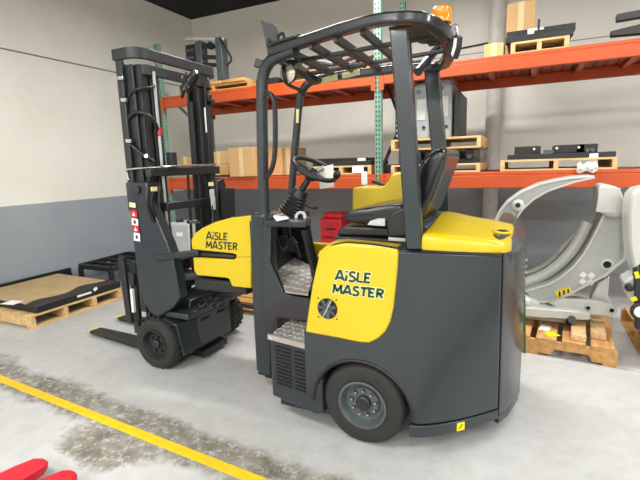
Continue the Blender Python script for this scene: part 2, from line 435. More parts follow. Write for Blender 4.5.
# ------------------------------------------------------------------ pallets
def pallet(label, loc, sx, sy, rz=0, m='wood', h=.13, nb=7, group=None, notch=False, ns=3):
    """boards run along local x, three stringers run along local y"""
    t = thing('wooden_pallet', label, 'pallet', loc, group, local=True, rz=rz)
    b = MB()
    th = .02
    for i in range(nb):
        y = -sy/2 + (i+.5)*sy/nb
        b.box((0, y, h-th/2), (sx, sy/nb*.8 + random.uniform(-.008, .008), th))
    b.build('deck_boards', m, t, bevel=.002)
    for i in range(ns):
        x_ = -sx/2 + i*(sx-.04)/(ns-1); z0_, z1_ = .016, h-th; nz_ = z0_+(z1_-z0_)*.45
        pr0 = [(-.5, z0_), (-.36, z0_), (-.34, nz_), (-.14, nz_), (-.12, z0_), (.12, z0_), (.14, nz_), (.34, nz_), (.36, z0_), (.5, z0_), (.5, z1_), (-.5, z1_)] if notch else [(-.5, z0_), (.5, z0_), (.5, z1_), (-.5, z1_)]
        MB().prism([(x_, a_*sy, c_) for a_, c_ in pr0], (.04, 0, 0)).build('stringer', m, t, bevel=.002)
    b = MB()
    for i in range(3):
        y = -sy/2+.045 + i*(sy-.09)/2
        b.box((0, y, .008), (sx, .09, .016))
    b.build('bottom_boards', m, t, bevel=.002)
    return t

# ------------------------------------------------------------------ forklift
FK = thing('forklift', 'dark grey and yellow articulated forklift with overhead guard and raised mast parked in the middle', 'forklift', (-1.2, 2.55, 0))
YS = 1.98
def yside(x, z):
    t = 0 if x < -.48 else .34*((x+.48)/.4)**1.5
    g = 1 - .9*min(1, max(0, (z-.12)/.97))
    return YS + t*g + (.0 if x > -.9 else 0)
WX, WZ, WRd = -.73, .232, .232
def zbot(x):
    r = .275; d = abs(x-(-.735))
    if d < r: return max(.2, WZ-.01 + math.sqrt(r*r-d*d))
    return .2
# side panel as a closed shell, arch cut into its lower edge
b = MB(); xs = [-1.06+i*.98/56 for i in range(57)]; nz = 12; rings = []
for x in xs:
    zb = zbot(x); zt = 1.085 if x > -.945 else max(.6, 1.085-(-.945-x)*4.4)
    out = [Vector((x, yside(x, zb+(zt-zb)*k/nz), zb+(zt-zb)*k/nz)) for k in range(nz+1)]
    inn = [p + Vector((0, .03, 0)) for p in out]
    rings.append(out + inn[::-1])
b.loft(rings)
b.build('side_panel', 'grey', FK, bevel=.006, sharp=30)
# arch lip
b = MB(); path = []
for k in range(25):
    t = PI*k/24; path.append((-.735-.279*math.cos(t), YS+.006, WZ-.02+.279*math.sin(t)))
b.tube(path, .009, 8).build('wheel_arch_lip', 'black', FK)
# skirt below the rear of the panel
b = MB(); rings = []
for i in range(15):
    x = -.478+i*.4/14
    y0, y1 = yside(x, .125)+.004, yside(x, .19)+.004
    rings.append([(x, y0, .122), (x, y1, .188), (x, y1+.1, .188), (x, y0+.1, .122)])
b.loft(rings).build('skirt', 'grey', FK, bevel=.004)
s = P(461, 424, Y=yside(-.245, .155)+.0)
b = MB(); q = Vector((-.245, yside(-.245, .155)+.002, .155))
tx = Vector((1, (yside(-.2, .155)-yside(-.28, .155))/.08, 0)).normalized(); rot = Matrix((tx, tx.cross(Vector((0, 0, -1))), Vector((0, 0, 1)))).transposed()
st = b.box(q, (.045, .004, .045), rot).build('lift_point_sticker', 'label', FK)
MB().bar(q+tx*-.01+Vector((0, -.003, -.012)), q+tx*.01+Vector((0, -.003, .012)), .006, .003).build('pictogram', 'black', st)
# deck and core
MB().span((-.92, 2.02, 1.05), (-.1, 3.05, 1.088)).build('body_deck', 'grey', FK, bevel=.01)
MB().span((-.93, 2.36, .16), (-.14, 3.0, 1.05)).build('body_core', 'dark', FK, bevel=.01)
MB().prism([(-1.03, 2.02, .55), (-.98, 2.02, .55), (-.9, 2.02, 1.06), (-.95, 2.02, 1.06)], (0, .95, 0)).build('bulkhead', 'grey', FK)
# counterweight: curved tail wall
b = MB(); rings = []
for k in range(13):
    z = .14 + (1.085-.14)*k/12
    y0 = yside(-.08, z)+.012
    ys_ = [y0, y0+.07, y0+.16, 2.62, 2.9, 3.08, 3.12]
    xs_ = [-.072, -.04, -.012, .024, .02, -.03, -.12]
    ring = [Vector((x, y, z)) for x, y in zip(xs_, ys_)] + [Vector((-.13, 3.0, z)), Vector((-.13, y0+.08, z))]
    rings.append(ring)
top = [Vector((-.13+(p.x+.13)*.55, 2.55+(p.y-2.55)*.93, 1.16)) for p in rings[-1]]
b.loft(rings+[top]).build('counterweight', 'grey', FK, bevel=.008, sharp=25)
b = MB(); rings = []
for z in (.085, .135):
    y0 = yside(-.08, .13)+.02
    rings.append([Vector((x, y, z)) for x, y in ((-.074, y0), (-.03, y0+.1), (.018, 2.64), (.014, 2.9), (-.1, 3.05), (-.13, 3.0), (-.13, y0+.05))])
b.loft(rings).build('tail_skirt', 'grey', FK, bevel=.004)
b = MB()
for k in range(4): b.bar((.022, 2.6, .95-k*.035), (.022, 2.75, .965-k*.035), .012, .012)
b.build('tail_louvre', 'steel', FK)
# yellow engine hood: lofted along its length
b = MB(); rings = []
for x, zn, zr, yr, ynn in ((-.432, 1.15, 1.195, 2.5, 2.012), (-.426, 1.165, 1.213, 2.5, 2.0), (-.41, 1.17, 1.22, 2.5, 1.996), (-.34, 1.168, 1.212, 2.48, 1.995), (-.27, 1.163, 1.2, 2.46, 1.996), (-.2, 1.158, 1.19, 2.44, 1.998), (-.14, 1.153, 1.184, 2.42, 2.003), (-.1, 1.148, 1.178, 2.4, 2.012), (-.07, 1.142, 1.172, 2.4, 2.03), (-.052, 1.134, 1.163, 2.42, 2.06), (-.044, 1.12, 1.15, 2.44, 2.1)):
    rg = [(x, ynn+.004, 1.096), (x, ynn, 1.105), (x, ynn+.003, zn-.02), (x, ynn+.009, zn-.007), (x, ynn+.022, zn)]
    for f in (.2, .4, .6, .8):
        rg.append((x, ynn+.022+(yr-ynn-.022)*f, zn+(zr-zn)*(f*f*(3-2*f))))
    rg += [(x, yr, zr), (x, yr+.08, zr-.004), (x, yr+.15, zr-.03), (x, yr+.19, 1.096)]
    rings.append(rg)
hood = b.loft(rings).build('engine_hood', 'yellow', FK, sharp=50)
b = MB(); q = Vector((-.092, 2.2, 1.162)); b.torus(q+Vector((0, 0, .004)), (0.05, -.08, 1), .038, .007, 28, 8)
lt = b.build('latch_surround', 'yellow', hood, sharp=80)
MB().box(q+Vector((0, 0, .004)), (.035, .045, .014)).build('hood_latch', 'black', hood, bevel=.003)
b = MB().span((-.43, 2.0, 1.086), (-.08, 2.95, 1.097)); b.build('hood_seal', 'black', FK)

# yellow side cover with lettering
Yc = 1.966
pts = [P(*q, Y=Yc) for q in ((318, 258), (324, 250), (333, 245.5), (345, 243.5), (370, 245.5), (398, 250), (397, 270), (395, 290), (393, 308), (390, 322), (385, 332), (378, 339), (369, 343.5), (360, 343), (335, 338), (305, 332.5), (308, 310), (312, 285))]
b = MB(); b.prism(pts, (0, .05, 0))
cover = b.build('side_cover', 'yellow', FK, bevel=.012, seg=3)
# dark shut line round the cover
b = MB(); cc = sum(pts, Vector())/len(pts)
b.prism([cc+(p-cc)*1.02+Vector((0, .016, 0)) for p in pts], (0, .02, 0)); b.build('cover_gap', 'void', FK)
# top wrap of the cover (the fender the seat sits over)
b = MB(); rings = []
for y, dz, dx in ((Yc+.012, 0, 0), (Yc+.05, .012, .01), (Yc+.12, .014, .015), (2.5, .014, .02)):
    rings.append([(-.965+dx, y, 1.03), (-.95+dx, y, 1.062+dz), (-.915, y, 1.088+dz*.8), (-.85, y, 1.1+dz*.4), (-.56, y, 1.092), (-.56, y, 1.03)])
b.loft(rings).build('seat_fender', 'yellow', FK, bevel=.006)
fy = Yc-.001
for txt, h, loc, wd in (('AiSLE', .05, (-.857, fy, .921), .196), ('MASTER', .046, (-.874, fy, .85), .275)):
    lettering(txt, h, (loc[0], fy+.0002, loc[2]), 'cream', cover, 'logo_outline', .019, wd)
    lettering(txt, h, (loc[0], fy-.0012, loc[2]), 'lgreen', cover, 'logo_lettering', .0122, wd)
fc = Vector((-.905, Yc-.002, .763))
fan = MB().lathe([(0, .004), (.055, .004), (.055, -.004), (0, -.004)], fc, (0, -1, 0), 32).build('fan_opening', 'void', cover)
b = MB()
for k in range(7):
    t = 2*PI*k/7+.3; d = Vector((math.cos(t), 0, math.sin(t)))
    b.bar(fc+d*.01+Vector((0, -.006, 0)), fc+d*.051+Vector((0, -.006, 0)), .02, .003, up=(0, 1, .4))
b.build('fan_blade', 'rim', cover)
MB().bar(fc+Vector((-.024, -.008, -.049)), fc+Vector((.026, -.008, .049)), .007, .004, up=(0, 1, 0)).build('fan_guard_strut', 'steel', cover)
b = MB()
for dx in (-.052, .052):
    for dz in (-.052, .052): b.lathe([(0, .004), (.004, .003), (.004, 0)], fc+Vector((dx, 0, dz)), (0, -1, 0), 10)
b.build('cover_screw', 'dark', cover)

# rear wheels
def wheel(cx, yf, cz, r, wd, sgn, tread, rimr, nuts=9, rmat='rim'):
    """disc face at y = yf, tyre goes away from the viewer (sgn=+1) or toward (sgn=-1)"""
    a = Vector((0, -sgn, 0)); o = Vector((cx, yf, cz))
    prof = [(rimr, -.045), (rimr, -.004), (rimr+.012, 0), (r*.86, -.001), (r*.93, -.008), (r*.985, -.028), (r, -.05), (r, -wd+.05), (r*.985, -wd+.028), (r*.93, -wd+.008), (r*.8, -wd), (rimr, -wd)]
    ty = MB()
    seg = 56; u = Vector((1, 0, 0)); v = Vector((0, 0, 1))
    rings = [[o + a*h + (u*math.cos(2*PI*k/seg)+v*math.sin(2*PI*k/seg))*rr for rr, h in prof] for k in range(seg)]
    rings.append(rings[0]); ty.loft(rings, cap=False)
    bmesh.ops.remove_doubles(ty.b, verts=ty.b.verts, dist=1e-6)
    if tread:
        for k in range(22):
            t = 2*PI*k/22
            for (h0, h1, dt) in ((-.03, -wd*.5+.008, .14), (-wd+.03, -wd*.5-.008, .14)):
                p0 = o + a*h0 + (u*math.cos(t)+v*math.sin(t))*(r+.003); p1 = o + a*h1 + (u*math.cos(t+dt)+v*math.sin(t+dt))*(r+.003)
                ty.bar(p0, p1, .03, .012, up=(u*math.cos(t)+v*math.sin(t)))
    tyre = ty.build('tyre', 'rubber', FK, sharp=40)
    rm = MB().lathe([(rimr, 0.002), (rimr-.012, 0.003), (rimr-.018, -.012), (rimr-.03, -.045), (rimr*.62, -.05), (rimr*.6, -.038), (rimr*.33, -.036), (0, -.036), (0, -wd*.7), (rimr, -wd*.7)], o, a, 48, cap=False).build('rim', rmat, FK, sharp=30)
    MB().lathe([(rimr*.3, -.037), (rimr*.3, -.016), (rimr*.24, -.01), (rimr*.0, -.01)], o, a, 24).build('hub_cap', 'dark', rm)
    for k in range(nuts):
        t = 2*PI*k/nuts+.2; c = o + (u*math.cos(t)+v*math.sin(t))*rimr*.5
        MB().lathe([(.011, -.04), (.011, -.024), (.007, -.018), (0, -.017)], c, a, 6).build('lug_nut', 'steel' if rmat == 'rim' else 'mast', rm)
    return tyre
wheel(-.735, 2.0, .232, .232, .2, 1, False, .135)
MB().cyl((-.735, 2.2, .232), (-.735, 2.42, .232), .07).build('rear_axle', 'dark', FK)
wheel(-.735, 3.1, .232, .232, .2, -1, False, .135, 0)
# inner arch
b = MB(); rings = []
for k in range(21):
    t = PI*k/20; rings.append([(-.735-.272*math.cos(t), 2.0, WZ-.03+.272*math.sin(t)), (-.735-.272*math.cos(t), 2.34, WZ-.03+.272*math.sin(t)), (-.735-.29*math.cos(t), 2.34, WZ-.03+.29*math.sin(t)), (-.735-.29*math.cos(t), 2.0, WZ-.03+.29*math.sin(t))])
b.loft(rings).build('wheel_housing', 'void', FK)

# entry step unit
def y_step(x): return 2.04 + (x+1.32)*(1.985-2.04)/.34
A, B2 = (-1.322, 2.04), (-1.008, 1.99)
b = MB(); b.prism([(A[0], A[1], .14), (B2[0], B2[1], .12), (B2[0]+.04, B2[1]+.02, .12), (B2[0]+.04, 2.4, .12), (A[0], 2.4, .14)], (0, 0, .385)); stp = b.build('step_box', 'grey', FK, bevel=.012, seg=3)
MB().span((-1.3, 2.1, .06), (-1.02, 2.5, .14)).build('under_step', 'dark', FK)
T2 = (-1.055, 1.998)
b = MB(); b.prism([(A[0]+.005, A[1]+.004, .5), (T2[0], T2[1]-.004, .5), (T2[0], 2.32, .51), (A[0]+.005, 2.36, .51)], (0, 0, .025))
def studs(b, o, ux, uy, n, nu, nv, sz=.013):
    for i in range(nu):
        for j in range(nv):
            c = o + ux*((i+.5)/nu) + uy*((j+.5)/nv)
            d = (ux.normalized() + (uy.normalized() if (i+j) % 2 else -uy.normalized())).normalized()
            e = d.cross(n)
            b.face([c+d*sz+n*.002, c+e*sz*.42+n*.005, c-d*sz+n*.002, c-e*sz*.42+n*.005]).material_index = 1
studs(b, Vector((A[0]+.01, A[1], .5355)), Vector((.25, -.04, 0)), Vector((0, .3, .009)), Vector((0, 0, 1)), 7, 6, .024)
b.prism([(A[0]-.004, A[1]-.012, .505), (T2[0], T2[1]-.014, .505), (T2[0], T2[1], .505), (A[0]-.004, A[1]+.002, .505)], (0, 0, .03))
studs(b, Vector((A[0], A[1]-.0125, .505)), Vector((.26, -.042, 0)), Vector((0, 0, .03)), Vector((-.16, -.98, 0)), 8, 9, .013) if False else None
for k in range(7):
    c = Vector((A[0]+.02+k*.036, A[1]-.0135-.0035*k*.9, .52)); d = Vector((.016, -.0025, .008*(1 if k % 2 else -1))); e = Vector((.003, 0, -.006*(1 if k % 2 else -1)))
    b.face([c+d+Vector((0, -.002, 0)), c+e+Vector((0, -.005, 0)), c-d+Vector((0, -.002, 0)), c-e+Vector((0, -.005, 0))]).material_index = 1
b.build('step_tread', 'plate', FK, sharp=20)
tx = Vector((B2[0]-A[0], B2[1]-A[1], 0)).normalized(); nrm = Vector((tx.y, -tx.x, 0))
for c0 in (.045, .185):
    for k in range(11):
        z = .47-k*.023
        p0 = Vector((A[0], A[1], z)) + tx*c0 + nrm*.002; p1 = p0 + tx*.115
        if k == 0: vent = MB()
        vent.bar(p0, p1, .012, .006)
    vent.build('vent_grille', 'void', stp)
# grey riser around the floor plate, dark riser above the tread
b = MB(); pts = [P(*q, Y=2.22) for q in ((264, 212), (271, 214), (270, 262), (284, 294), (309, 299), (312, 322), (276, 317), (270, 345), (263, 300))]
b.prism(pts, (0, .03, 0)).build('cab_side', 'grey', FK, bevel=.004)
MB().span((-1.33, 2.34, .5), (-1.0, 2.38, .72)).build('step_riser', 'grey', FK)
# floor plate
b = MB(); q0, q1, q2 = P(285, 291, Y=2.19), P(308, 294, Y=2.19), P(316, 268, Y=2.56)
pn_ = (q1-q0).cross(q2-q0); dr = P(268, 245, Y=2.4)-EYE; q3 = EYE + dr*((q0-EYE).dot(pn_)/dr.dot(pn_))
b.quad(q0, q1, q2, q3, -.012)
n = (q1-q0).cross(q3-q0).normalized()
if n.z < 0: n = -n
for i in range(6):
    for j in range(7):
        u, v = (i+.5)/6, (j+.5)/7
        c = (q0*(1-u)+q1*u)*(1-v) + (q3*(1-u)+q2*u)*v + n*.0015
        d = ((q1-q0).normalized() + (q3-q0).normalized()*(.9 if (i+j) % 2 else -.9)).normalized(); e = d.cross(n)
        b.face([c+d*.021+n*.003, c+e*.011+n*.006, c-d*.021+n*.003, c-e*.011+n*.006]).material_index = 1
b.build('floor_plate', 'plate', FK, sharp=20)
# front corner column of the cab
b = MB(); lo = [P(*q, Y=2.26) for q in ((250, 213), (270, 216), (271, 300), (270, 376), (256, 371), (252, 300))]
b.prism(lo, (0, .09, 0)).build('cab_corner', 'grey', FK, bevel=.014, seg=3)
MB().span((-1.6, 2.3, .1), (-1.5, 2.98, 1.16)).build('cab_front', 'dark', FK, bevel=.01)
MB().span((-1.58, 2.36, .055), (-1.45, 2.6, .14)).build('corner_foot', 'black', FK)
# dash: console top, label, cowl, pedals
b = MB(); tp = [P(262, 209, Y=2.24), P(268, 225, Y=2.2), P(283, 229, Y=2.2), P(306, 226, Y=2.22), P(311, 217, Y=2.34), P(300, 208, Y=2.62), P(272, 205, Y=2.62)]
b.prism([Vector((p.x, p.y, 1.188+(p.y-2.2)*.02)) for p in tp], (0, 0, -.045)); dash = b.build('dashboard', 'grey', FK, bevel=.01, seg=3)
q = [P(272, 216, Z=1.195), P(284, 214, Z=1.195), P(289, 219, Z=1.195), P(277, 221.5, Z=1.195)]
MB().prism([p+Vector((0, 0, .001)) for p in q], (0, 0, .003)).build('dash_label', 'white', dash)
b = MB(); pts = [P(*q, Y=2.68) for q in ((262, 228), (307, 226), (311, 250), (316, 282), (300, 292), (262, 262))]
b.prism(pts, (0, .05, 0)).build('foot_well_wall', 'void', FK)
b = MB(); b.smoothtube([P(305, 228, Y=2.3), P(309, 245, Y=2.34), P(314, 265, Y=2.42), P(318, 288, Y=2.45)], [.03]*19, 10).build('cowl_edge', 'black', FK)
b = MB()
for q in ((283, 240, 2.45), (292, 246, 2.5), (276, 236, 2.5)):
    c = P(q[0], q[1], Y=q[2]); b.box(c, (.07, .02, .09), (.5, .2, .3)); b.cyl(c, c+Vector((-.06, .06, .12)), .01)
b.build('pedal', 'dark', FK, bevel=.004)
b = MB(); b.smoothtube([P(275, 232, Y=2.4), P(283, 250, Y=2.45), P(292, 238, Y=2.5), P(300, 258, Y=2.5)], .013, 8).build('foot_well_hose', 'black', FK)
MB().box(P(318, 283, Y=2.45), (.012, .05, .1), (0, .4, 0)).build('cowl_badge', 'white', FK)
# steering column: bellows boot, shaft, wheel
c0, c1, c2 = P(290, 214, Y=2.38), P(301, 191, Y=2.4), P(315, 169, Y=2.42)
b = MB(); ax = (c1-c0); L = ax.length; prof = []
for k in range(9):
    f = k/8; r = .085*(1-f)+.05*f
    prof += [(r, f*L), (r*.86, (f+.06)*L)]
b.lathe(prof, c0, ax, 24).build('column_boot', 'black', FK, sharp=60)
MB().cyl(c1, c2, .02).build('steering_shaft', 'black', FK)
MB().lathe([(.02, -.05), (.045, -.03), (.05, .0), (.03, .02)], c2-(c2-c1).normalized()*.03, c2-c1, 20).build('steering_hub', 'black', FK)
wax = Vector((.5, -.12, .86)).normalized()
b = MB().torus(c2, wax, .138, .015, 40, 10); sw = b.build('steering_wheel', 'black', FK, sharp=60)
u = wax.cross(Vector((0, 1, 0))).normalized(); v = wax.cross(u)
for k in range(3):
    t = 2*PI*k/3+.5; d = u*math.cos(t)+v*math.sin(t)
    MB().bar(c2-wax*.02, c2+d*.138, .03, .012, up=wax).build('spoke', 'black', sw)
kn = c2+(P(331, 160, Y=2.42)-c2)*1.0
MB().lathe([(.012, 0), (.022, .02), (.022, .04), (.01, .055)], c2+(u*math.cos(PI*1.08)+v*math.sin(PI*1.08))*.138, wax, 16).build('steering_knob', 'black', sw)
tg = P(312, 178, Y=2.5)
q = [P(319, 168, Y=2.52), P(333, 164, Y=2.5), P(334, 187, Y=2.5), P(319.5, 189, Y=2.52)]
MB().prism(q, (0, .004, 0)).build('paper_tag', 'white', sw)
b = MB(); b.smoothtube([P(303, 203, Y=2.38), P(310, 207, Y=2.36), P(317, 208, Y=2.34)], .008, 8).build('direction_lever', 'black', FK)
MB().torus(P(300.5, 217, Y=2.3), (.2, -1, .4), .028, .01, 20, 8).build('ignition_ring', 'plastic', FK)
# yellow rail low on the far side
MB().span((-1.45, 2.84, .78), (-1.2, 2.9, .93)).build('far_side_rail', 'yellow', FK, bevel=.01)

# seat
b = MB(); b.prism([P(*q, Y=2.16) for q in ((336, 236), (338, 229), (345, 226), (384, 227.5), (407, 232), (407, 240), (385, 237))], (0, .46, 0)); b.build('seat_suspension', 'black', FK, bevel=.015, seg=3)
b = MB(); b.prism([P(*q, Y=2.14) for q in ((334, 237), (350, 237), (407, 241), (407, 248), (388, 247.5), (374, 244), (334, 241))], (0, .5, 0)); b.build('seat_rail', 'dark', FK, bevel=.004)
MB().box(P(397, 239.5, Y=2.13), (.09, .012, .018), (0, .03, 0)).build('seat_buckle', 'plastic', FK, bevel=.004)
b = MB(); rings = []
for f, ins in ((0, .022), (.05, .004), (.12, 0), (.5, -.004), (.88, 0), (.95, .004), (1, .022)):
    y = 2.13+.5*f
    pr_ = [P(*q, Y=2.13) for q in ((349, 224.5), (343, 221), (341, 216), (345, 211.5), (356, 209), (378, 206), (398, 202.5), (406, 206), (406, 224), (384, 226))]
    cc_ = sum(pr_, Vector())/len(pr_)
    rings.append([Vector((cc_.x+(p.x-cc_.x)*(1-ins*2), y, cc_.z+(p.z-cc_.z)*(1-ins*6)+.0)) for p in pr_])
seat = b.loft(rings).build('seat_cushion', 'vinyl', FK, sub=2, sharp=180)
# seat back
prof = [P(*q, Y=2.16) for q in ((404, 226), (402, 205), (409, 182), (420, 160), (431, 149), (441, 146), (447, 149), (446, 160), (438, 182), (429, 205), (421, 228))]
b = MB(); rings = []; cc = sum(prof, Vector())/len(prof)
for f, s_ in ((0, .8), (.04, .95), (.12, 1), (.5, .97), (.88, 1), (.96, .95), (1, .8)):
    rings.append([cc+(p-cc)*s_+Vector((0, .5*f, 0)) for p in prof])
sb = b.loft(rings).build('seat_back', 'vinyl', FK, sub=2, sharp=180)
b = MB(); b.prism([P(*q, Y=2.13) for q in ((385, 222), (392, 212), (405, 206), (420, 207), (423, 236), (388, 238))], (0, .05, 0)); b.build('hip_restraint', 'black', FK, bevel=.014, seg=3)
MB().prism([P(*q, Y=2.125) for q in ((367, 225), (370, 221), (378, 218.5), (385, 218.5), (385, 226.5))], (0, .012, 0)).build('seat_plate', 'plastic', FK, bevel=.003)
b = MB(); b.smoothtube([P(412, 232, Y=2.1), P(425, 205, Y=2.1), P(437, 178, Y=2.11), P(443, 160, Y=2.12)], .014, 8).build('seat_belt_strap', 'dark', FK)
MB().bar(P(423, 232, Y=2.2), P(442, 216, Y=2.7), .05, .06).build('hood_front_rail', 'rim', FK, bevel=.006)
# yellow cover on the far side of the seat
b = MB(); b.prism([P(*q, Y=2.74) for q in ((352, 189), (354, 187.5), (383, 186.5), (388, 181), (391, 175), (394, 173.5), (402, 172.5), (405, 174), (406, 225), (352, 225))], (0, .3, 0))
b.build('far_side_cover', 'yellow', FK, bevel=.014, seg=3)
b = MB(); b.smoothtube([P(372, 181, Y=2.9), P(378, 183, Y=2.9), P(384, 186, Y=2.85)], .014, 8).build('armrest_lever', 'black', FK)

# overhead guard
zt = 2.125
prism_near = MB()
b = MB(); b.loft([[P(u0, v0, Y=2.0), P(u1, v1, Y=2.0), P(u1, v1, Y=2.0)+Vector((0, .06, 0)), P(u0, v0, Y=2.0)+Vector((0, .06, 0))] for u0, v0, u1, v1 in ((406, 250, 422, 250), (398, 145, 415.5, 145), (389, 28, 408, 30))])
pil = b.build('rear_pillar', 'grey', FK, bevel=.008)
b = MB(); b.loft([[P(u0, v0, Y=2.86), P(u1, v1, Y=2.86), P(u1, v1, Y=2.86)+Vector((0, .05, 0)), P(u0, v0, Y=2.86)+Vector((0, .05, 0))] for u0, v0, u1, v1 in ((434, 225, 449, 225), (431, 150, 446, 150), (423, 62, 438, 62))])
b.build('rear_pillar', 'grey', FK, bevel=.008)
def fp(path, r, nm): return MB().smoothtube(path, r, 12, 5).build(nm, 'grey', FK, sharp=60)
fp([P(264, 214, Y=2.2), P(262.5, 150, Y=2.2), P(262, 95, Y=2.2), P(263.5, 75, Y=2.2), P(270, 62, Y=2.19), P(282, 55, Y=2.17), P(296, 50, Y=2.15)], .033, 'front_pillar')
fp([P(290.5, 205, Y=2.7), P(295, 150, Y=2.7), P(299, 105, Y=2.7), P(302, 92, Y=2.7), P(309, 83, Y=2.7), P(322, 78, Y=2.71)], .026, 'front_pillar')
MB().box(P(297.5, 116, Y=2.67), (.02, .006, .09), (0, .08, 0)).build('pillar_sticker', 'cream', FK)
b = MB(); b.smoothtube([P(266, 92, Y=2.14), P(273, 97, Y=2.12), P(275, 112, Y=2.12), P(275, 150, Y=2.12), P(272, 168, Y=2.12), P(266, 178, Y=2.15)], .014, 8).build('grab_rail', 'black', FK)
# roof frame: near rail, far rail, front and rear members follow one flat plan
FN, RN, RF, FF = Vector((-1.44, 2.16, 0)), Vector((-.56, 1.99, 0)), Vector((-.5, 2.92, 0)), Vector((-1.46, 2.74, 0))
ztop = lambda x: 2.075 + (x+1.44)/.9*.07
def rail(name, pts, wd=.06, th=.075):
    b = MB(); rings = []
    pts = [Vector(p) for p in pts]
    for i, p in enumerate(pts):
        t = (pts[min(i+1, len(pts)-1)]-pts[max(i-1, 0)]); t.z = 0; t.normalize(); n = Vector((-t.y, t.x, 0))*wd/2
        rings.append([p-n-Vector((0, 0, th/2)), p+n-Vector((0, 0, th/2)), p+n+Vector((0, 0, th/2)), p-n+Vector((0, 0, th/2))])
    return b.loft(rings).build(name, 'guard', FK, bevel=.012, seg=3)
Z = lambda x: ztop(x)-.035
tr = [(270, 47, 2.17), (300, 37, 2.14), (340, 23.5, 2.08), (370, 15, 2.03), (385, 12, 2.015), (408, 10.5, 2.01), (420, 11.5, 2.03), (430, 14.5, 2.07), (440, 22, 2.17), (447, 31, 2.32), (450, 41, 2.48), (449, 50, 2.62), (445, 58, 2.76), (437, 62, 2.85), (420, 63, 2.88), (391, 65, 2.86), (340, 71, 2.78), (314, 75.5, 2.72)]
rail('guard_rail', [P(u, v, Y=y)-Vector((0, 0, .03)) for u, v, y in tr], .065, .05)
rail('guard_front_bar', [P(276, 50, Y=2.16)-Vector((0, 0, .035)), P(297, 62, Y=2.45)-Vector((0, 0, .035)), P(316, 76, Y=2.72)-Vector((0, 0, .035))], .05, .05)
MB().prism([P(266, 46, Y=2.17), P(300, 36, Y=2.13), P(300, 38, Y=2.16), P(268, 51, Y=2.22)], (0, 0, .014)).build('guard_lip', 'guard', FK, bevel=.003)
Z = lambda x: 2.155-.03+(x+.6)*.03
for x in (-1.18, -1.03, -.88, -.73):
    MB().bar((x, 2.07-(x+.8)*.2, Z(x)), (x, 2.8, Z(x)-.02), .022, .045).build('guard_cross_bar', 'mast', FK, bevel=.004)
for y in (2.3, 2.62):
    MB().bar((-1.31, y, Z(-1.31)-.02), (-.42, y, Z(-.42)-.02), .03, .02).build('guard_long_bar', 'mast', FK, bevel=.004)
MB().prism([(-.6, 2.06, Z(-.6)-.01), (-.47, 2.08, Z(-.45)-.01), (-.42, 2.25, Z(-.36)-.015), (-.42, 2.4, Z(-.36)-.02), (-.52, 2.4, Z(-.5)-.01), (-.58, 2.2, Z(-.5)-.01)], (0, 0, -.012)).build('guard_rear_plate', 'mast', FK)
b = MB(); b.smoothtube([P(418, 72, Y=2.6), P(428, 60, Y=2.75), P(436, 50, Y=2.8), P(444, 44, Y=2.7)], .025, 10).build('guard_rear_brace', 'grey', FK)
c = P(340, 76.5, Y=2.7)
cl = MB().box((c.x, 2.7, c.z), (.27, .006, .035), (0, -.1, 0)).build('capacity_label', 'cream', FK)
MB().box((c.x+.0, 2.696, c.z), (.03, .004, .035), (0, -.1, 0)).build('label_mark', 'lgreen', cl)
# beacon
q = P(441, 31, Y=2.4)
MB().lathe([(.05, 0), (.05, .015), (.035, .025), (.035, .05)], q, (0, 0, 1), 20).build('beacon_base', 'black', FK)
MB().box(q+Vector((-.02, 0, -.03)), (.09, .07, .06)).build('beacon_bracket', 'dark', FK, bevel=.004)
b = MB().lathe([(.05, 0), (.052, .03), (.05, .034), (.052, .04), (.05, .066), (.038, .078), (.0, .081)], q+Vector((0, 0, .035)), (0, 0, 1), 28)
b.build('beacon_lens', 'amber', FK)
# rear mirror / lamp by the beacon
b = MB(); b.prism([P(*k, Y=2.3) for k in ((446, 44), (455, 34), (458, 36), (457, 47), (453, 59), (445, 53))], (.02, .03, 0)); rl = b.build('rear_lamp', 'black', FK, bevel=.004)
b = MB(); b.prism([P(*k, Y=2.294) for k in ((454, 38), (457, 38), (456, 47), (452.5, 57), (451, 54), (453, 46))], (0, .004, 0)); b.build('lamp_lens', 'white', rl)
MB().smoothtube([P(444, 42, Y=2.33), P(450, 33, Y=2.33), P(456, 25, Y=2.33), P(458, 40, Y=2.33)], .008, 8).build('lamp_bracket', 'steel', FK)
# front mirror and lamps
b = MB(); b.prism([P(*k, Y=2.2) for k in ((260.5, 20.5), (274, 24), (278, 41), (266, 43))], (0, .035, 0)); mi = b.build('mirror_housing', 'black', FK, bevel=.002)
b = MB(); b.smoothtube([P(269, 40, Y=2.2), P(271, 50, Y=2.18)], .012, 8).build('mirror_stem', 'steel', FK)
b = MB(); b.smoothtube([P(278, 36, Y=2.22), P(283, 33, Y=2.22), P(284, 40, Y=2.2), P(281, 47, Y=2.2)], .008, 8).build('mirror_bracket', 'black', FK)
MB().box(P(260.5, 64, Y=2.26), (.06, .04, .05), (0, .3, .2)).build('side_lamp', 'black', FK, bevel=.006)
q = P(288, 73, Y=2.3)
wl = MB().lathe([(.02, -.03), (.055, -.02), (.06, 0), (.058, .004)], q, (-.2, -1, -.1), 24).build('work_lamp', 'black', FK)
MB().lathe([(.056, .003), (.04, .014), (0, .02)], q, (-.2, -1, -.1), 24).build('lamp_glass', 'glass', wl)
b = MB(); b.smoothtube([P(283, 62, Y=2.28), P(286, 82, Y=2.3), P(300, 90, Y=2.6), P(304, 94, Y=2.68)], .012, 8).build('guard_wiring', 'black', FK)

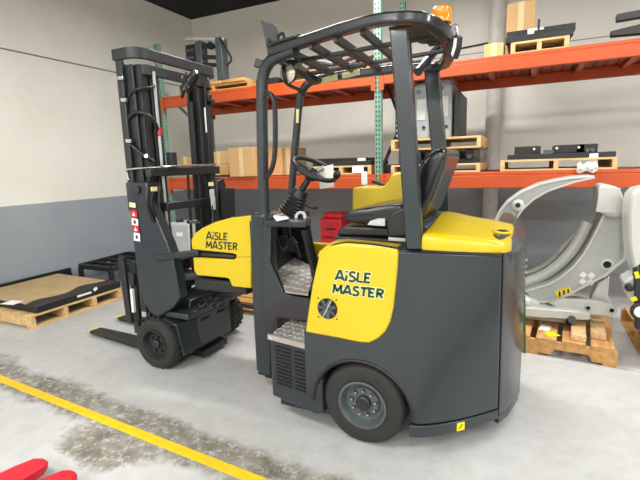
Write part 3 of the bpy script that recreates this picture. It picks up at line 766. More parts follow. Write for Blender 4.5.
# ---- front unit: pivot, axle, wheels, frame towers, mast, forks
MB().span((-2.2, 2.5, .66), (-1.58, 2.9, .9)).build('pivot_upper', 'dark', FK, bevel=.02)
MB().cyl((-1.85, 2.7, .62), (-1.85, 2.7, 1.0), .09).build('pivot_pin', 'dark', FK)
wheel(-2.485, 2.24, .197, .197, .24, 1, True, .122, 6, 'dark')
wheel(-2.49, 3.16, .188, .188, .2, -1, True, .105, 0)
b = MB(); b.span((-2.56, 2.46, .07), (-2.3, 2.95, .5)); axle = b.build('axle_housing', 'grey', FK, bevel=.012)
b = MB(); b.prism([(-2.3, 2.5, .09), (-2.295, 2.92, .09), (-2.295, 2.92, .36), (-2.3, 2.5, .36)], (.015, 0, 0)); pn = b.build('axle_panel', 'grey', FK, bevel=.006)
for y in (2.58, 2.78): MB().box((-2.283, y+.02, .315), (.006, .1, .022)).build('panel_slot', 'void', pn)
MB().prism([(-2.4, 2.28, .36), (-2.3, 2.28, .14), (-2.28, 2.3, .14), (-2.28, 2.5, .14), (-2.28, 2.5, .36), (-2.35, 2.3, .4)], (0, .0, .015)).build('mud_guard', 'grey', FK) if False else None
b = MB(); b.loft([[(-2.42, y, .395), (-2.3, y, .36), (-2.245, y, .13), (-2.26, y, .12), (-2.315, y, .34), (-2.42, y, .378)] for y in (2.3, 2.5)]); b.build('mud_guard', 'grey', FK, bevel=.004)
MB().span((-2.36, 2.5, .03), (-2.24, 2.8, .075)).build('axle_foot', 'black', FK)
# frame towers (near and far side plates)
def tower(y, dy, nm, stickers):
    sh = [(128, 183), (146, 182), (147.5, 198), (153, 211), (160, 227), (167, 243), (173, 261), (176, 276), (180, 298), (172, 309), (158, 318), (150, 313), (142, 300), (137, 275), (133, 240)]
    pts = [P(*q, Y=2.3) for q in sh]
    b = MB(); b.prism([p+Vector((0, dy, 0)) for p in pts], (0, .09, 0))
    return b.build(nm, 'grey' if dy == 0 else 'mast', FK, bevel=.01)
tw = tower(2.3, 0, 'frame_tower', True)
tower(2.3, .74, 'frame_tower', False)
b = MB(); b.span((-2.68, 2.3, 1.2), (-2.46, 2.44, 1.42)); b.build('tower_head', 'grey', FK, bevel=.012)
b = MB(); b.lathe([(.03, 0), (.03, .01), (.02, .014), (0, .014)], P(137, 190, Y=2.295), (0, -1, 0), 20).build('tower_pin', 'mast', FK)
for (u, v, m, hh) in ((132.5, 205, 'cream', .035), (134, 214, 'red', .06), (135, 222, 'white', .05), (136, 229, 'red', .05), (137, 237, 'white', .06)):
    c = P(u, v, Y=2.293)
    stk = MB().box(c, (.062, .004, hh), (0, .09, 0)).build('warning_sticker', m, FK)
    if m == 'red': MB().prism([c+Vector((-.016, -.003, -.013)), c+Vector((.016, -.003, -.013)), c+Vector((0, -.003, .015))], (0, -.002, 0)).build('warning_triangle', 'white', stk)
    if m == 'white': MB().box(c+Vector((0, -.003, 0)), (.02, .002, .025)).build('pictogram', 'black', stk)
# deck plate of the front unit over the wheel, lower braces
MB().span((-2.55, 2.32, .4), (-2.2, 3.1, .45)).build('front_deck', 'grey', FK, bevel=.01)
MB().bar(P(157, 258, Y=2.29), P(200, 252.5, Y=2.37), .05, .045).build('tilt_bracket', 'mast', FK, bevel=.008)
MB().bar(P(185, 253.3, Y=2.385), P(236, 256.5, Y=2.385), .03, .03).build('tilt_cylinder', 'mast', FK, bevel=.01)
MB().bar(P(170, 280, Y=2.36), P(205, 274, Y=2.5), .06, .05).build('lower_link', 'mast', FK, bevel=.01)
MB().bar(P(198, 283, Y=2.42), P(250, 288, Y=2.42), .08, .08).build('lower_link', 'dark', FK, bevel=.01)
b = MB()
for q in ((168, 291), (176, 296), (160, 296)): b.cyl(P(*q, Y=2.36), P(*q, Y=2.36)+Vector((0, .08, -.08)), .03)
b.build('valve_block', 'black', FK)
MB().box(P(164, 303.5, Y=2.34), (.06, .05, .012)).build('deck_tag', 'cream', FK)
b = MB()
for i in range(5): b.smoothtube([P(190+8*i, 300+(i % 2)*5, Y=2.5), P(196+7*i, 306, Y=2.52), P(206+6*i, 297, Y=2.55)], .014, 8)
b.build('axle_hose', 'black', FK)

# yellow front cover with slot
Yf = 2.345
up = [P(*q, Y=Yf) for q in ((191, 240), (194, 234), (202, 228), (215, 222), (230, 218), (251, 215.5), (251, 257), (236, 257.5), (236.5, 255), (233, 253.5), (192, 249.5))]
dn = [P(*q, Y=Yf) for q in ((193, 257.5), (234, 260), (236, 257.5), (251, 257), (251, 288.5), (232, 286.5), (229, 279), (226, 278), (197, 275.5), (194, 271))]
b = MB(); b.prism(up, (0, .03, 0)); b.prism(dn, (0, .03, 0))
fcv = b.build('front_cover', 'yellow', FK, bevel=.006)
MB().prism([P(*q, Y=Yf+.034) for q in ((192, 249), (238, 253), (238, 261), (193, 258))], (0, .02, 0)).build('cover_slot', 'void', FK)
lettering('AiSLE', .05, (-1.993, Yf-.002, 1.017), 'lblack', fcv, 'logo_lettering', .0105, .186)
lettering('MASTER', .05, (-2.003, Yf-.002, .953), 'lblack', fcv, 'logo_lettering', .0105, .27)

# mast
def channel(x0, x1, y0, y1, z0, z1, nm, m='mast'):
    """C section standing up: web toward the outside"""
    t = .022
    b = MB(); b.span((x0, y0, z0), (x1, y0+t, z1)); b.span((x0, y0+t, z0), (x0+t, y1, z1)); b.span((x1-t, y0+t, z0), (x1, y1, z1))
    return b.build(nm, m, FK, bevel=.004)
ZT = 2.24
tops = (2.36, 2.26)
LEAN = 0.0
# near side rails, from outer to inner, then far side mirrored
for side in (1, -1):
    yc = 2.735
    def yy(d): return yc - side*(.43-d)
    def sp(b, x0, d0, z0, x1, d1, z1): return b.span((x0, yy(d0), z0), (x1, yy(d1), z1))
    b = MB(); sp(b, -2.66, 0, .42, -2.6, .03, 2.27); sp(b, -2.66, .03, .42, -2.64, .12, 2.26); sp(b, -2.62, .03, .42, -2.53, .05, 2.24); b.build('outer_mast_rail', 'mast', FK, bevel=.006)
    b = MB(); sp(b, -2.6, .055, .36, -2.49, .075, 2.24); sp(b, -2.6, .075, .36, -2.58, .125, 2.24); sp(b, -2.51, .075, .36, -2.49, .125, 2.24); b.build('middle_mast_rail', 'dark', FK, bevel=.004)
    b = MB(); sp(b, -2.61, .14, .3, -2.48, .16, 2.18); sp(b, -2.61, .16, .3, -2.59, .21, 2.18); sp(b, -2.5, .16, .3, -2.48, .215, 2.18); b.build('inner_mast_rail', 'mast', FK, bevel=.004)
    b = MB(); b.cyl((-2.46, yy(.155), .4), (-2.46, yy(.155), 2.2), .011, seg=14); b.build('lift_rod', 'plastic' if side == 1 else 'dark', FK)
    if side == -1: MB().cyl((-2.55, yy(.24), .4), (-2.55, yy(.24), 2.05), .028, seg=14).build('lift_cylinder', 'dark', FK)
def bow(z0, z1, x_l, x_r, y0, y1, rad, th, nm):
    """tie bar bent round the rear of the mast head"""
    path = [(x_l, y0), (x_r-rad, y0)]
    for k in range(1, 8):
        t = PI/2*k/7; path.append((x_r-rad+rad*math.sin(t), y0+rad-rad*math.cos(t)))
    for k in range(0, 8):
        t = PI/2*k/7; path.append((x_r-rad+rad*math.cos(t), y1-rad+rad*math.sin(t)))
    path.append((x_l, y1)); rings = []
    for i, p in enumerate(path):
        a_ = Vector(path[max(i-1, 0)]+(0,)); c_ = Vector(path[min(i+1, len(path)-1)]+(0,)); t = (c_-a_).normalized(); n = Vector((t.y, -t.x, 0))
        q = Vector((p[0], p[1], 0)); o_ = q - n*th
        rings.append([(q.x, q.y, z0), (q.x, q.y, z1), (o_.x, o_.y, z1), (o_.x, o_.y, z0)])
    return MB().loft(rings).build(nm, 'mast', FK, bevel=.004)
bow(2.27, 2.345, -2.68, -2.44, 2.3, 3.2, .12, .03, 'mast_head_bar')
bow(2.17, 2.24, -2.66, -2.46, 2.37, 3.12, .06, .03, 'mast_tie_bar')
# cross members
MB().span((-2.48, 2.31, 1.455), (-2.42, 3.09, 1.52)).build('mast_cross_member', 'mast', FK, bevel=.006)
MB().span((-2.46, 2.42, 1.2), (-2.4, 2.98, 1.26)).build('mast_cross_member', 'mast', FK, bevel=.006)
MB().span((-2.66, 2.4, .5), (-2.58, 3.06, .62)).build('mast_cross_member', 'dark', FK, bevel=.006)
MB().span((-2.45, 2.5, 1.5), (-2.4, 2.56, 1.63)).build('hose_bracket', 'mast', FK, bevel=.004)
# thin pipe along the upper cross member
b = MB(); b.smoothtube([P(129, 180, Y=2.3), P(127, 172, Y=2.3), P(130, 169, Y=2.3), P(160, 167, X=-2.4), P(190, 165.5, X=-2.4), P(216, 164.5, X=-2.4)], .008, 8).build('hydraulic_pipe', 'steel', FK)
hoses = [
    ([P(126, 103, Y=2.34), P(132, 92, Y=2.33), P(142, 88, Y=2.34), P(152, 87, Y=2.42), P(158, 82, Y=2.55)], .011, 'dark'),
    ([P(128, 135, Y=2.34), P(127, 122, Y=2.33), P(134, 113, Y=2.32), P(146, 114, Y=2.34), P(155, 123, Y=2.4), P(158, 133, Y=2.45), P(160, 148, Y=2.5)], .014, 'black'),
    ([P(128, 140, Y=2.34), P(133, 146, Y=2.32), P(143, 155, Y=2.33), P(151, 160, Y=2.4), P(158, 163, Y=2.48)], .015, 'black'),
    ([P(182, 97, Y=2.74), P(185, 88, Y=2.7), P(192, 78, Y=2.68), P(197, 73, Y=2.7), P(196, 80, Y=2.74), P(188, 92, Y=2.76)], .014, 'black'),
    ([P(154, 188, X=-2.42), P(151, 205, X=-2.42), P(158, 222, X=-2.42), P(166, 240, X=-2.42), P(171, 255, X=-2.44)], .016, 'black'),
    ([P(160, 186, X=-2.44), P(159, 205, X=-2.44), P(163, 225, X=-2.44), P(170, 248, X=-2.44)], .014, 'black'),
    ([P(148, 188, X=-2.42), P(147, 205, X=-2.42), P(154, 222, X=-2.42)], .014, 'black'),
]
for pts, r, m in hoses: MB().smoothtube(pts, r, 10).build('hydraulic_hose', m, FK, sharp=60)
b = MB()
for (p0, p1) in ((P(146, 156, Y=2.32), P(155, 162, Y=2.44)),): b.cyl(p0, p1, .014)
b.build('hose_fitting', 'steel', FK)
b = MB()
for q in ((159.5, 128), (159.5, 131)): b.cyl(P(q[0], q[1], Y=2.45), P(q[0]+.5, q[1]+4, Y=2.45), .017)
b.build('red_hose_sleeve', 'red', FK)
for q in ((121, 78), (124, 100), (129, 141)):
    c = P(*q, Y=2.3); MB().box(c, (.05, .02, .028), (0, .1, 0)).build('hose_clip', 'steel', FK, bevel=.003)
for q, X in (((154, 189), -2.4), ((161, 222), -2.4), ((194, 222), -2.4), ((211, 184), -2.3), ((168, 239), -2.4)):
    c = P(*q, X=X); MB().box(c, (.012, .05, .03)).build('hose_tie', 'cream', FK)
for k in range(7):
    y = 2.56+k*.07
    MB().smoothtube([(-2.5, y, 1.46), (-2.52, y+.01, 1.0), (-2.53, y, .6)], .012, 8).build('mast_chain', 'black', FK) if k in (3, 4, 5, 6) else None
# far tower details: white valve strip, cable loom
b = MB()
for q in ((212, 193), (213, 200), (213.5, 206)): b.box(P(*q, X=-2.3), (.03, .03, .06))
b.build('valve_strip', 'plastic', FK, bevel=.004)
MB().prism([P(*q, X=-2.28) for q in ((217, 181), (224, 178), (226, 185), (226, 228), (218, 230))], (-.06, 0, 0)).build('far_tower_plate', 'mast', FK, bevel=.006)
MB().prism([P(*q, X=-2.2) for q in ((226, 188), (235, 188), (235.5, 216), (227, 218))], (-.06, 0, 0)).build('far_tower_box', 'void', FK, bevel=.006)
MB().smoothtube([P(213, 205, X=-2.3), P(213, 220, X=-2.3), P(211, 232, X=-2.3)], .012, 8).build('hydraulic_hose', 'black', FK)
MB().cyl(P(188, 222, X=-2.4), P(199, 222, X=-2.4), .014).build('pipe_union', 'steel', FK)
b = MB(); b.box(P(208, 98, X=-2.45), (.05, .05, .06)).box(P(211, 102, X=-2.45), (.05, .05, .05)); b.build('mast_head_pulley', 'black', FK, bevel=.008)
b = MB()
b.box(P(205.5, 120, X=-2.43), (.006, .012, .2)); b.build('mast_scale_mark', 'white', FK)
MB().bar(P(181, 90, Y=2.72), P(195, 72, Y=2.66), .02, .05).build('hose_guide', 'mast', FK, bevel=.004)
MB().smoothtube([P(184, 90, Y=2.7), P(190, 79, Y=2.67), P(196.5, 71.5, Y=2.65)], .011, 8).build('hose_guide_edge', 'steel', FK)
for q in ((181, 77), (186, 73.5), (207, 79)): MB().lathe([(.012, 0), (.012, .012), (0, .014)], P(*q, X=-2.43), (1, 0, 0), 8).build('bolt', 'steel', FK)
# carriage and forks
MB().bar(P(121.5, 257, Y=2.36), P(130.5, 322, Y=2.36), .06, .03, up=(0, 1, 0)).build('carriage_side_bar', 'mast', FK, bevel=.004)
MB().bar(P(133, 262, Y=2.45), P(138, 322, Y=2.45), .07, .03, up=(0, 1, 0)).build('carriage_side_bar', 'mast', FK, bevel=.004)
MB().bar(P(132, 289, Y=2.33), P(134, 312, Y=2.33), .022, .022).build('carriage_cylinder', 'white', FK)
MB().cyl(P(146, 302, Y=2.5), P(146, 302, Y=2.5)+Vector((0, .1, 0)), .05).build('carriage_roller', 'plastic', FK)
MB().span((-2.82, 2.36, .2), (-2.77, 3.1, .3)).build('carriage_plate', 'mast', FK, bevel=.004)
MB().span((-2.82, 2.36, .6), (-2.77, 3.1, .7)).build('carriage_plate', 'mast', FK, bevel=.004)
for hx, hy, tx_, ty_ in ((-2.74, 2.48, -3.64, 2.585), (-2.74, 2.86, -3.71, 2.945)):
    d = Vector((tx_-hx, ty_-hy, 0)); n = Vector((-d.y, d.x, 0)).normalized(); h0 = Vector((hx, hy, 0)); t0 = Vector((tx_, ty_, 0))
    b = MB(); rings = []
    for f, w_, z1 in ((0, .06, .075), (.6, .06, .06), (.93, .058, .045), (.97, .05, .042)):
        c = h0+d*f; rings.append([c+n*w_+Vector((0, 0, .02)), c-n*w_+Vector((0, 0, .02)), c-n*w_+Vector((0, 0, z1)), c+n*w_+Vector((0, 0, z1))])
    b.loft(rings); b.span((hx, hy-.06, .02), (hx+.05, hy+.06, .62))
    fk = b.build('fork', 'dark', FK, bevel=.006)
    b = MB(); rings = []
    for f, w_, z1 in ((.955, .053, .047), (.985, .045, .042), (1.02, .025, .035)):
        c = h0+d*f; rings.append([c+n*w_+Vector((0, 0, .018)), c-n*w_+Vector((0, 0, .018)), c-n*w_+Vector((0, 0, z1)), c+n*w_+Vector((0, 0, z1))])
    b.loft(rings).build('fork_tip', 'yellow_dull', fk)

# ------------------------------------------------------------------ left pallet with cardboard and black panels
pa = P(35, 328.7, Z=0); pb = P(120.5, 298.7, Z=0)
lp = pallet('pale wooden pallet on the floor by the left wall, loaded with black panels and cardboard', (pa.x-.57, (pa.y+pb.y)/2, 0), 1.06, 1.14, PI/2, 'wood', ns=4)
zp = .131
b = MB(); x1 = pa.x-.01
b.prism([(x1-.02, 2.5, zp), (x1-.02, 3.5, zp), (x1-1.1, 3.5, zp), (x1-1.1, 2.5, zp)], (0, 0, .075))
o = tag(b.build('panel_stack', 'black', bevel=.008), 'flat black boxed panel with white labels lying on the left pallet under cardboard', 'panel')
b2 = MB(); rings = []
for i in range(13):
    y = 2.5+.94*i/12; e = x1-.17-.05*math.sin(i*.9)-.012*i*.6
    rings.append([(e, y, zp+.078), (e, y, zp+.088), (x1-1.08, y, zp+.098), (x1-1.08, y, zp+.078)])
cb = tag(b2.loft(rings).build('cardboard_sheet', 'card2'), 'torn brown cardboard sheet on the black panel of the left pallet', 'cardboard')
o['_o'] = o.location.copy()
q = P(85, 296, X=x1-.018); q2 = P(95, 289.5, X=x1-.018)
MB().box(P(84.5, 294.4, X=x1-.016), (.004, .17, .022), (0.0, 0, 0)).build('white_label', 'white', o)
MB().box(P(95.5, 289, X=x1-.016), (.004, .045, .035), (.3, 0, 0)).build('white_label', 'white', o)
cb['_o'] = cb.location.copy()
q = P(12, 302, Z=zp+.1); MB().box((q.x, q.y, zp+.0945), (.16, .12, .003), (0, 0.01, .2)).build('paper_label', 'white', cb)
b = MB(); qa, qb = P(0, 293, Y=3.2), P(66, 276, Y=3.72)
b.span((-5.53, 2.45, .0), (-5.49, 3.7, .24)); tag(b.build('black_board', 'black', bevel=.01), 'long black board standing on edge between the left wall and the loaded pallet', 'board')

# black frame on the floor behind the left pallet
ff = thing('steel_frame', 'low black steel frame on the floor beyond the left pallet, near the wall', 'frame', (-4.9, 4.2, 0))
c1, c2, c3, c4 = Vector((-5.33, 3.72, .27)), Vector((-4.75, 3.72, .27)), Vector((-4.7, 4.55, .27)), Vector((-5.4, 4.55, .27))
for a_, b_ in ((c1, c2), (c2, c3), (c3, c4), (c4, c1)): MB().bar(a_, b_, .06, .06).build('frame_rail', 'dark', ff, bevel=.004)
for a_ in (c1, c2, c3, c4): MB().span((a_.x-.025, a_.y-.025, 0), (a_.x+.025, a_.y+.025, .26)).build('leg', 'dark', ff, bevel=.003)
MB().prism([c1+Vector((.05, .05, -.05)), c2+Vector((-.05, .05, -.05)), c3+Vector((-.05, -.05, -.05)), c4+Vector((.05, -.05, -.05))], (0, 0, .01)).build('inner_plate', 'black', ff)
for f in (.25, .5, .75): MB().bar(c1.lerp(c4, f), c2.lerp(c3, f), .04, .04).build('cross_bar', 'dark', ff, bevel=.003)
c = P(150, 274, Z=.31)
tag(MB().box((-4.72, 4.3, .335), (.3, .12, .06), (0, 0, .4)).build('rolled_sheet', 'film', bevel=.02), 'pale bundled roll lying on the low black steel frame', 'roll')

# ------------------------------------------------------------------ under the rack
x0, x1 = P(168, 240, Y=4.3).x, P(190, 240, Y=4.3).x; zt_ = P(178, 223, Y=4.3).z
tk = thing('plastic_tank', 'grey plastic tank standing behind the forklift mast in front of the rack', 'tank', ((x0+x1)/2, 4.47, 0))
MB().span((x0, 4.3, .33), (x1, 4.64, zt_)).build('body', 'plastic', tk, bevel=.03, seg=4)
MB().span((x0-.01, 4.29, 0), (x1+.01, 4.65, .33)).build('lower_body', 'plastic', tk, bevel=.02)
MB().cyl(((x0+x1)/2-.05, 4.4, zt_-.01), ((x0+x1)/2-.05, 4.4, zt_+.03), .05).build('filler_cap', 'dark', tk)
MB().box(((x0+x1)/2+.02, 4.297, zt_-.15), (.1, .004, .05)).build('label', 'white', tk)
MB().box((x0+.06, 4.297, zt_-.1), (.05, .004, .09)).build('grip_recess', 'rim', tk)
rc = thing('red_toolbox', 'red box standing under the lower beam, seen between dash and seat', 'box', (0, 0, 0))
x0, x1 = P(320, 230, Y=4.9).x, P(341, 230, Y=4.9).x
rc.location = ((x0+x1)/2, 5.05, 0); rc['_o'] = Vector(rc.location)
MB().span((x0, 4.9, 0), (x1, 5.25, .84)).build('cabinet', 'red', rc, bevel=.015)
MB().span((x0+.03, 4.92, .84), (x1, 5.22, .91)).build('lid', 'red', rc, bevel=.02)
for z in (.2, .4, .6): MB().span((x0+.03, 4.893, z), (x1-.03, 4.9, z+.012)).build('drawer_gap', 'void', rc)
MB().span((x0+.08, 4.885, .7), (x1-.08, 4.9, .72)).build('handle', 'dark', rc)
pallet('wooden pallet on the floor between rack and forklift, glimpsed right of the front wheels', (-2.3, 4.08, 0), 1.2, 1.1, 0, 'wood2')

# ------------------------------------------------------------------ boxes on the lower shelf
def carton(label, x0, x1, y0, y1, z0, z1, m='card', tape='y', group=None):
    t = thing('cardboard_box', label, 'box', ((x0+x1)/2, (y0+y1)/2, z0), group)
    MB().span((x0, y0, z0), (x1, y1, z1)).build('carton', m, t, bevel=.004)
    b = MB(); c = (x0+x1)/2; b.span((c-.03, y0-.002, z0), (c+.03, y0, z1)).span((c-.03, y0, z1), (c+.03, y1, z1+.002))
    b.build('tape', 'tape', t)
    return t
SX = lambda u, Y: P(u, 165, Y=Y).x
SZ = lambda v, u, Y: P(u, v, Y=Y).z
carton('upper of the two small stacked cardboard boxes left of the tall one', SX(209, 4.9), SX(229, 4.9), 4.9, 5.3, 1.56, 1.73)
carton('lower small cardboard box, under another, left of the tall taped box', SX(208, 4.9), SX(229.5, 4.9), 4.88, 5.32, ZL+.02, 1.556)
tag(MB().span((SX(210, 4.9), 4.86, ZL), (SX(229.5, 4.9), 5.32, ZL+.019)).build('black_tray', 'black'), 'thin black tray under the small stacked cardboard boxes', 'tray')
bt = carton('tall taped cardboard box nearest the mast, overhanging the lower orange beam', SX(229, 4.69), SX(254, 4.69), 4.69, 5.05, ZL, 1.755)
carton('wide taped cardboard box partly behind the front guard pillar', SX(254.5, 5.06), SX(282, 5.06), 5.06, 5.45, ZL, 1.75)
carton('darker cardboard block at the right end of the lower shelf row, for the shaded side of the wide box', SX(282.5, 5.1)+.02, SX(291.5, 5.1)+.02, 5.1, 5.5, ZL, 1.745, 'card2')  # added block: the wide box's shaded side, drawn in darker cardboard
carton('cardboard box seen between the two mast rails', -4.6, SX(191, 4.95), 4.95, 5.3, ZL, 1.68, 'card2')

# centre of the lower shelf: pallet with black carriage plates
x0, x1 = P(318, 175, Y=4.78).x, P(373, 175, Y=4.78).x
pallet('wooden pallet on the lower shelf left of the middle green upright', ((x0+x1)/2-.04, 5.25, ZL), .75, 1.0, 0, 'wood', .1)
cw = thing('carriage_plate', 'black fork carriage plate on the pallet left of the middle green upright', 'carriage', ((x0+x1)/2-.04, 5.1, ZL+.13))
zc = ZL+.101
cw.location.z = zc; cw['_o'] = Vector(cw.location)
MB().span((x0-.08, 4.8, zc), (x1-.03, 5.5, zc+.05)).build('lower_plate', 'black', cw, bevel=.006)
MB().span((x0-.06, 4.85, zc+.05), (x1-.1, 4.92, zc+.09)).build('hook_bar', 'black', cw, bevel=.006)
MB().span((x0-.06, 5.3, zc+.05), (x1-.1, 5.37, zc+.09)).build('hook_bar', 'black', cw, bevel=.006)
MB().box((x1-.16, 4.848, zc+.065), (.1, .004, .035)).build('label', 'white', cw)
q = P(358, 170, Y=4.745); tag(MB().box((q.x, 4.742, ZL+.055), (.14, .003, .08)).build('paper_tag', 'white'), 'white paper tag on the front of the centre shelf pallet', 'tag')
q = P(364, 178, Y=4.7); tag(MB().box((q.x, 4.712, q.z), (.07, .004, .15)).build('clear_sleeve', 'film'), 'clear document sleeve hanging on the lower orange beam', 'sleeve')
# small black case right of the upright
q = P(383, 172, Y=4.85); tag(MB().span((-1.46, 4.86, ZL), (-1.375, 5.2, ZL+.1)).build('black_case', 'black', bevel=.006), 'small black case just right of the middle green upright', 'case')

# stack of two pallets with grey tanks
x0, x1 = P(391, 170, Y=4.76).x, P(480, 170, Y=4.76).x
pallet('lower pallet of the pair stacked behind the rear guard pillars', ((x0+x1)/2, 5.28, ZL), x1-x0, 1.05, 0, 'wood', .09)
zs = ZL+.091
mc = thing('machine_assembly', 'dark machine assembly between the two stacked shelf pallets', 'machine', ((x0+x1)/2, 5.28, zs))
MB().span((x0+.08, 4.9, zs), (x1-.08, 5.7, zs+.05)).build('base_plate', 'dark', mc, bevel=.005)
for k in range(6):
    xx = x0+.12+k*(x1-x0-.24)/5
    MB().span((xx-.05, 4.88+.02*(k % 2), zs+.05), (xx+.04, 5.6, zs+.13+.008*(k % 3))).build('pump_block', ('dark', 'rim', 'mast')[k % 3], mc, bevel=.008)
    MB().cyl((xx, 4.86, zs+.07), (xx, 4.92, zs+.07), .025).build('pipe_port', 'rim', mc)
MB().box((x1-.3, 4.872, zs+.075), (.07, .004, .06)).build('white_label', 'white', mc)
zs2 = zs+.155
pallet('upper pallet of the stacked pair, carrying two grey tanks', ((x0+x1)/2, 5.28, zs2), x1-x0, 1.05, 0, 'wood', .12)
zs3 = zs2+.121
def panel_tank(label, u0, u1, vt, Y, dy):
    a_, b_ = P(u0, 130, Y=Y).x, P(u1, 130, Y=Y).x; h = P(u0, vt, Y=Y).z
    t = thing('grey_tank', label, 'tank', ((a_+b_)/2, Y+dy/2, zs3), 'grey tanks on the stacked pallets')
    pts = []; w_ = b_-a_; r = w_*.3
    pts = [Vector((a_, Y, zs3)), Vector((b_, Y, zs3)), Vector((b_, Y, h-r))]
    for k in range(1, 6): pts.append(Vector((b_-r+r*math.cos(PI/2*k/5), Y, h-r+r*math.sin(PI/2*k/5))))
    for k in range(0, 6): pts.append(Vector((a_+r-r*math.sin(PI/2*k/5), Y, h-r+r*math.cos(PI/2*k/5))))
    MB().prism(pts, (0, dy, 0)).build('shell', 'tank', t, bevel=.015, seg=3)
    MB().box(((a_+b_)/2-.0, Y-.002, h-.28), (w_*.55, .006, .22)).build('moulded_panel', 'clamp_pad', t, bevel=.003)
    MB().cyl(((a_+b_)/2-.03, Y-.01, h-.09), ((a_+b_)/2-.03, Y+.01, h-.09), .025).build('bolt_boss', 'rim', t)
    MB().cyl(((a_+b_)/2+.03, Y-.01, zs3+.12), ((a_+b_)/2+.03, Y+.01, zs3+.12), .018).build('bolt_boss', 'dark', t)
panel_tank('grey rounded tank left of the far rear guard pillar, on the stacked pallets', 413, 429, 84, 4.9, .5)
panel_tank('grey rounded tank right of the far rear guard pillar, on the stacked pallets', 436, 451, 80, 4.95, .5)
a_, b_ = P(452, 110, Y=5.0).x+.02, P(458, 110, Y=5.0).x+.02
tag(MB().span((a_, 5.0, zs3), (b_, 5.6, P(452, 92, Y=5.0).z)).build('upright_board', 'black', bevel=.006), 'upright black board beside the grey tanks on the stacked pallets', 'board')
a_ = P(397, 120, Y=5.1).x
b = MB(); b.span((a_-.02, 5.1, zs3), (a_+.02, 5.13, P(397, 92, Y=5.1).z)); ch = tag(b.build('perforated_strip', 'black'), 'black perforated strip standing left of the grey tanks', 'strip')
ch['_o'] = ch.location.copy()
b = MB()
for k in range(10): b.box((a_, 5.098, zs3+.06+k*.06), (.016, .003, .03))
b.build('hole', 'white', ch)

# right end of lower shelf
x0, x1 = P(500, 172, Y=4.76).x, P(617, 172, Y=4.76).x
pallet('wooden pallet with black carriage on the lower shelf above the silver clamps', ((x0+x1)/2, 5.26, ZL), x1-x0, 1.0, 0, 'wood', .11)
zc = ZL+.111
bc = thing('fork_carriage', 'black bolted fork carriage lying on the pallet above the silver clamps', 'carriage', ((x0+x1)/2, 5.1, zc))
MB().span((x0+.06, 4.82, zc), (x1-.01, 5.05, zc+.05)).build('front_bar', 'black', bc, bevel=.006)
MB().span((x0+.1, 5.35, zc), (x1-.1, 5.5, zc+.05)).build('rear_bar', 'black', bc, bevel=.006)
MB().span((x0+.12, 4.95, zc+.05), (x0+.36, 5.4, zc+.13)).build('cross_plate', 'black', bc, bevel=.006)
MB().span((x0+.48, 4.95, zc+.05), (x0+.74, 5.4, zc+.13)).build('cross_plate', 'black', bc, bevel=.006)
MB().span((x1-.32, 4.95, zc+.05), (x1-.14, 5.4, zc+.13)).build('cross_plate', 'black', bc, bevel=.006)
for xx in (x0+.4, x0+.43, x0+.46, x0+.76, x0+.8): MB().cyl((xx, 4.9, zc+.07), (xx, 4.94, zc+.07), .018).build('bolt', 'rim', bc)
for xx in (x0+.3, x0+.5, x1-.3): MB().cyl((xx, 4.93, zc+.1), (xx, 4.95, zc+.1), .012).build('bolt', 'steel', bc)
q = P(593.5, 160, Y=4.8); tag(MB().box((q.x, 4.8, q.z), (.07, .004, .12)).build('paper_tag', 'white'), 'white paper tag hung on the black carriage above the clamps', 'tag')
b = MB(); rings = []
for i in range(9):
    xx = P(577+i*2.6, 168, Y=4.7).x; z0 = ZL-.02-.012*math.sin(i*1.3); z1 = ZL+.06+.02*math.sin(i*2.1)
    rings.append([(xx, 4.695+.008*math.sin(i*2), z0), (xx, 4.68+.012*math.cos(i*1.7), (z0+z1)/2), (xx, 4.7, z1), (xx, 4.705, z1), (xx, 4.71, z0)])
tag(b.loft(rings).build('plastic_wrap', 'film'), 'crumpled clear plastic wrap hanging over the lower beam by the white tag', 'wrap')

# ------------------------------------------------------------------ upper shelf
# left: old mast section standing on a pallet
x0, x1 = P(186, 60, Y=5.0).x, P(226, 60, Y=5.0).x
pallet('wooden pallet on the upper shelf above the forklift mast', (-3.75, 5.2, ZH), 1.15, .9, 0, 'wood2', .08)
ms = thing('mast_section', 'dark hydraulic mast section standing on the upper shelf behind the forklift mast', 'machine', ((x0+x1)/2, 5.2, ZH+.081))
zb = ZH+.081; ztp = P(205, 40, Y=5.0).z
for xx in (x0+.24, x1-.1): MB().span((xx-.05, 4.98, zb), (xx+.05, 5.12, ztp-.0)).build('channel', 'rim', ms, bevel=.006)
MB().span((x0, 5.0, ztp-.28), (x0+.18, 5.15, ztp-.02)).build('valve_block', 'mast', ms, bevel=.01)
for z in (ztp-.2, ztp-.1): MB().cyl((x0+.02, 4.99, z), (x0+.16, 4.99, z), .02).build('valve_spool', 'rim', ms)
MB().bar((x0+.02, 5.0, ztp+.06), (x1-.02, 5.0, ztp-.03), .03, .03).build('top_rod', 'plastic', ms)
for z in (ztp-.06, ztp-.2, ztp-.3): MB().bar((x0+.26, 5.02, z), (x1-.1, 5.02, z-.05), .05, .05).build('cross_bar', 'mast', ms, bevel=.005)
MB().smoothtube([(x1-.06, 4.98, ztp-.02), (x1+.02, 4.98, ztp-.15), (x1+.1, 4.98, ztp-.3), (x1+.02, 4.98, ztp-.38)], .014, 8).build('hose', 'black', ms)
MB().lathe([(.05, 0), (.05, .04), (0, .04)], (x1-.2, 4.97, ztp-.1), (0, -1, 0), 18).build('sheave', 'black', ms)
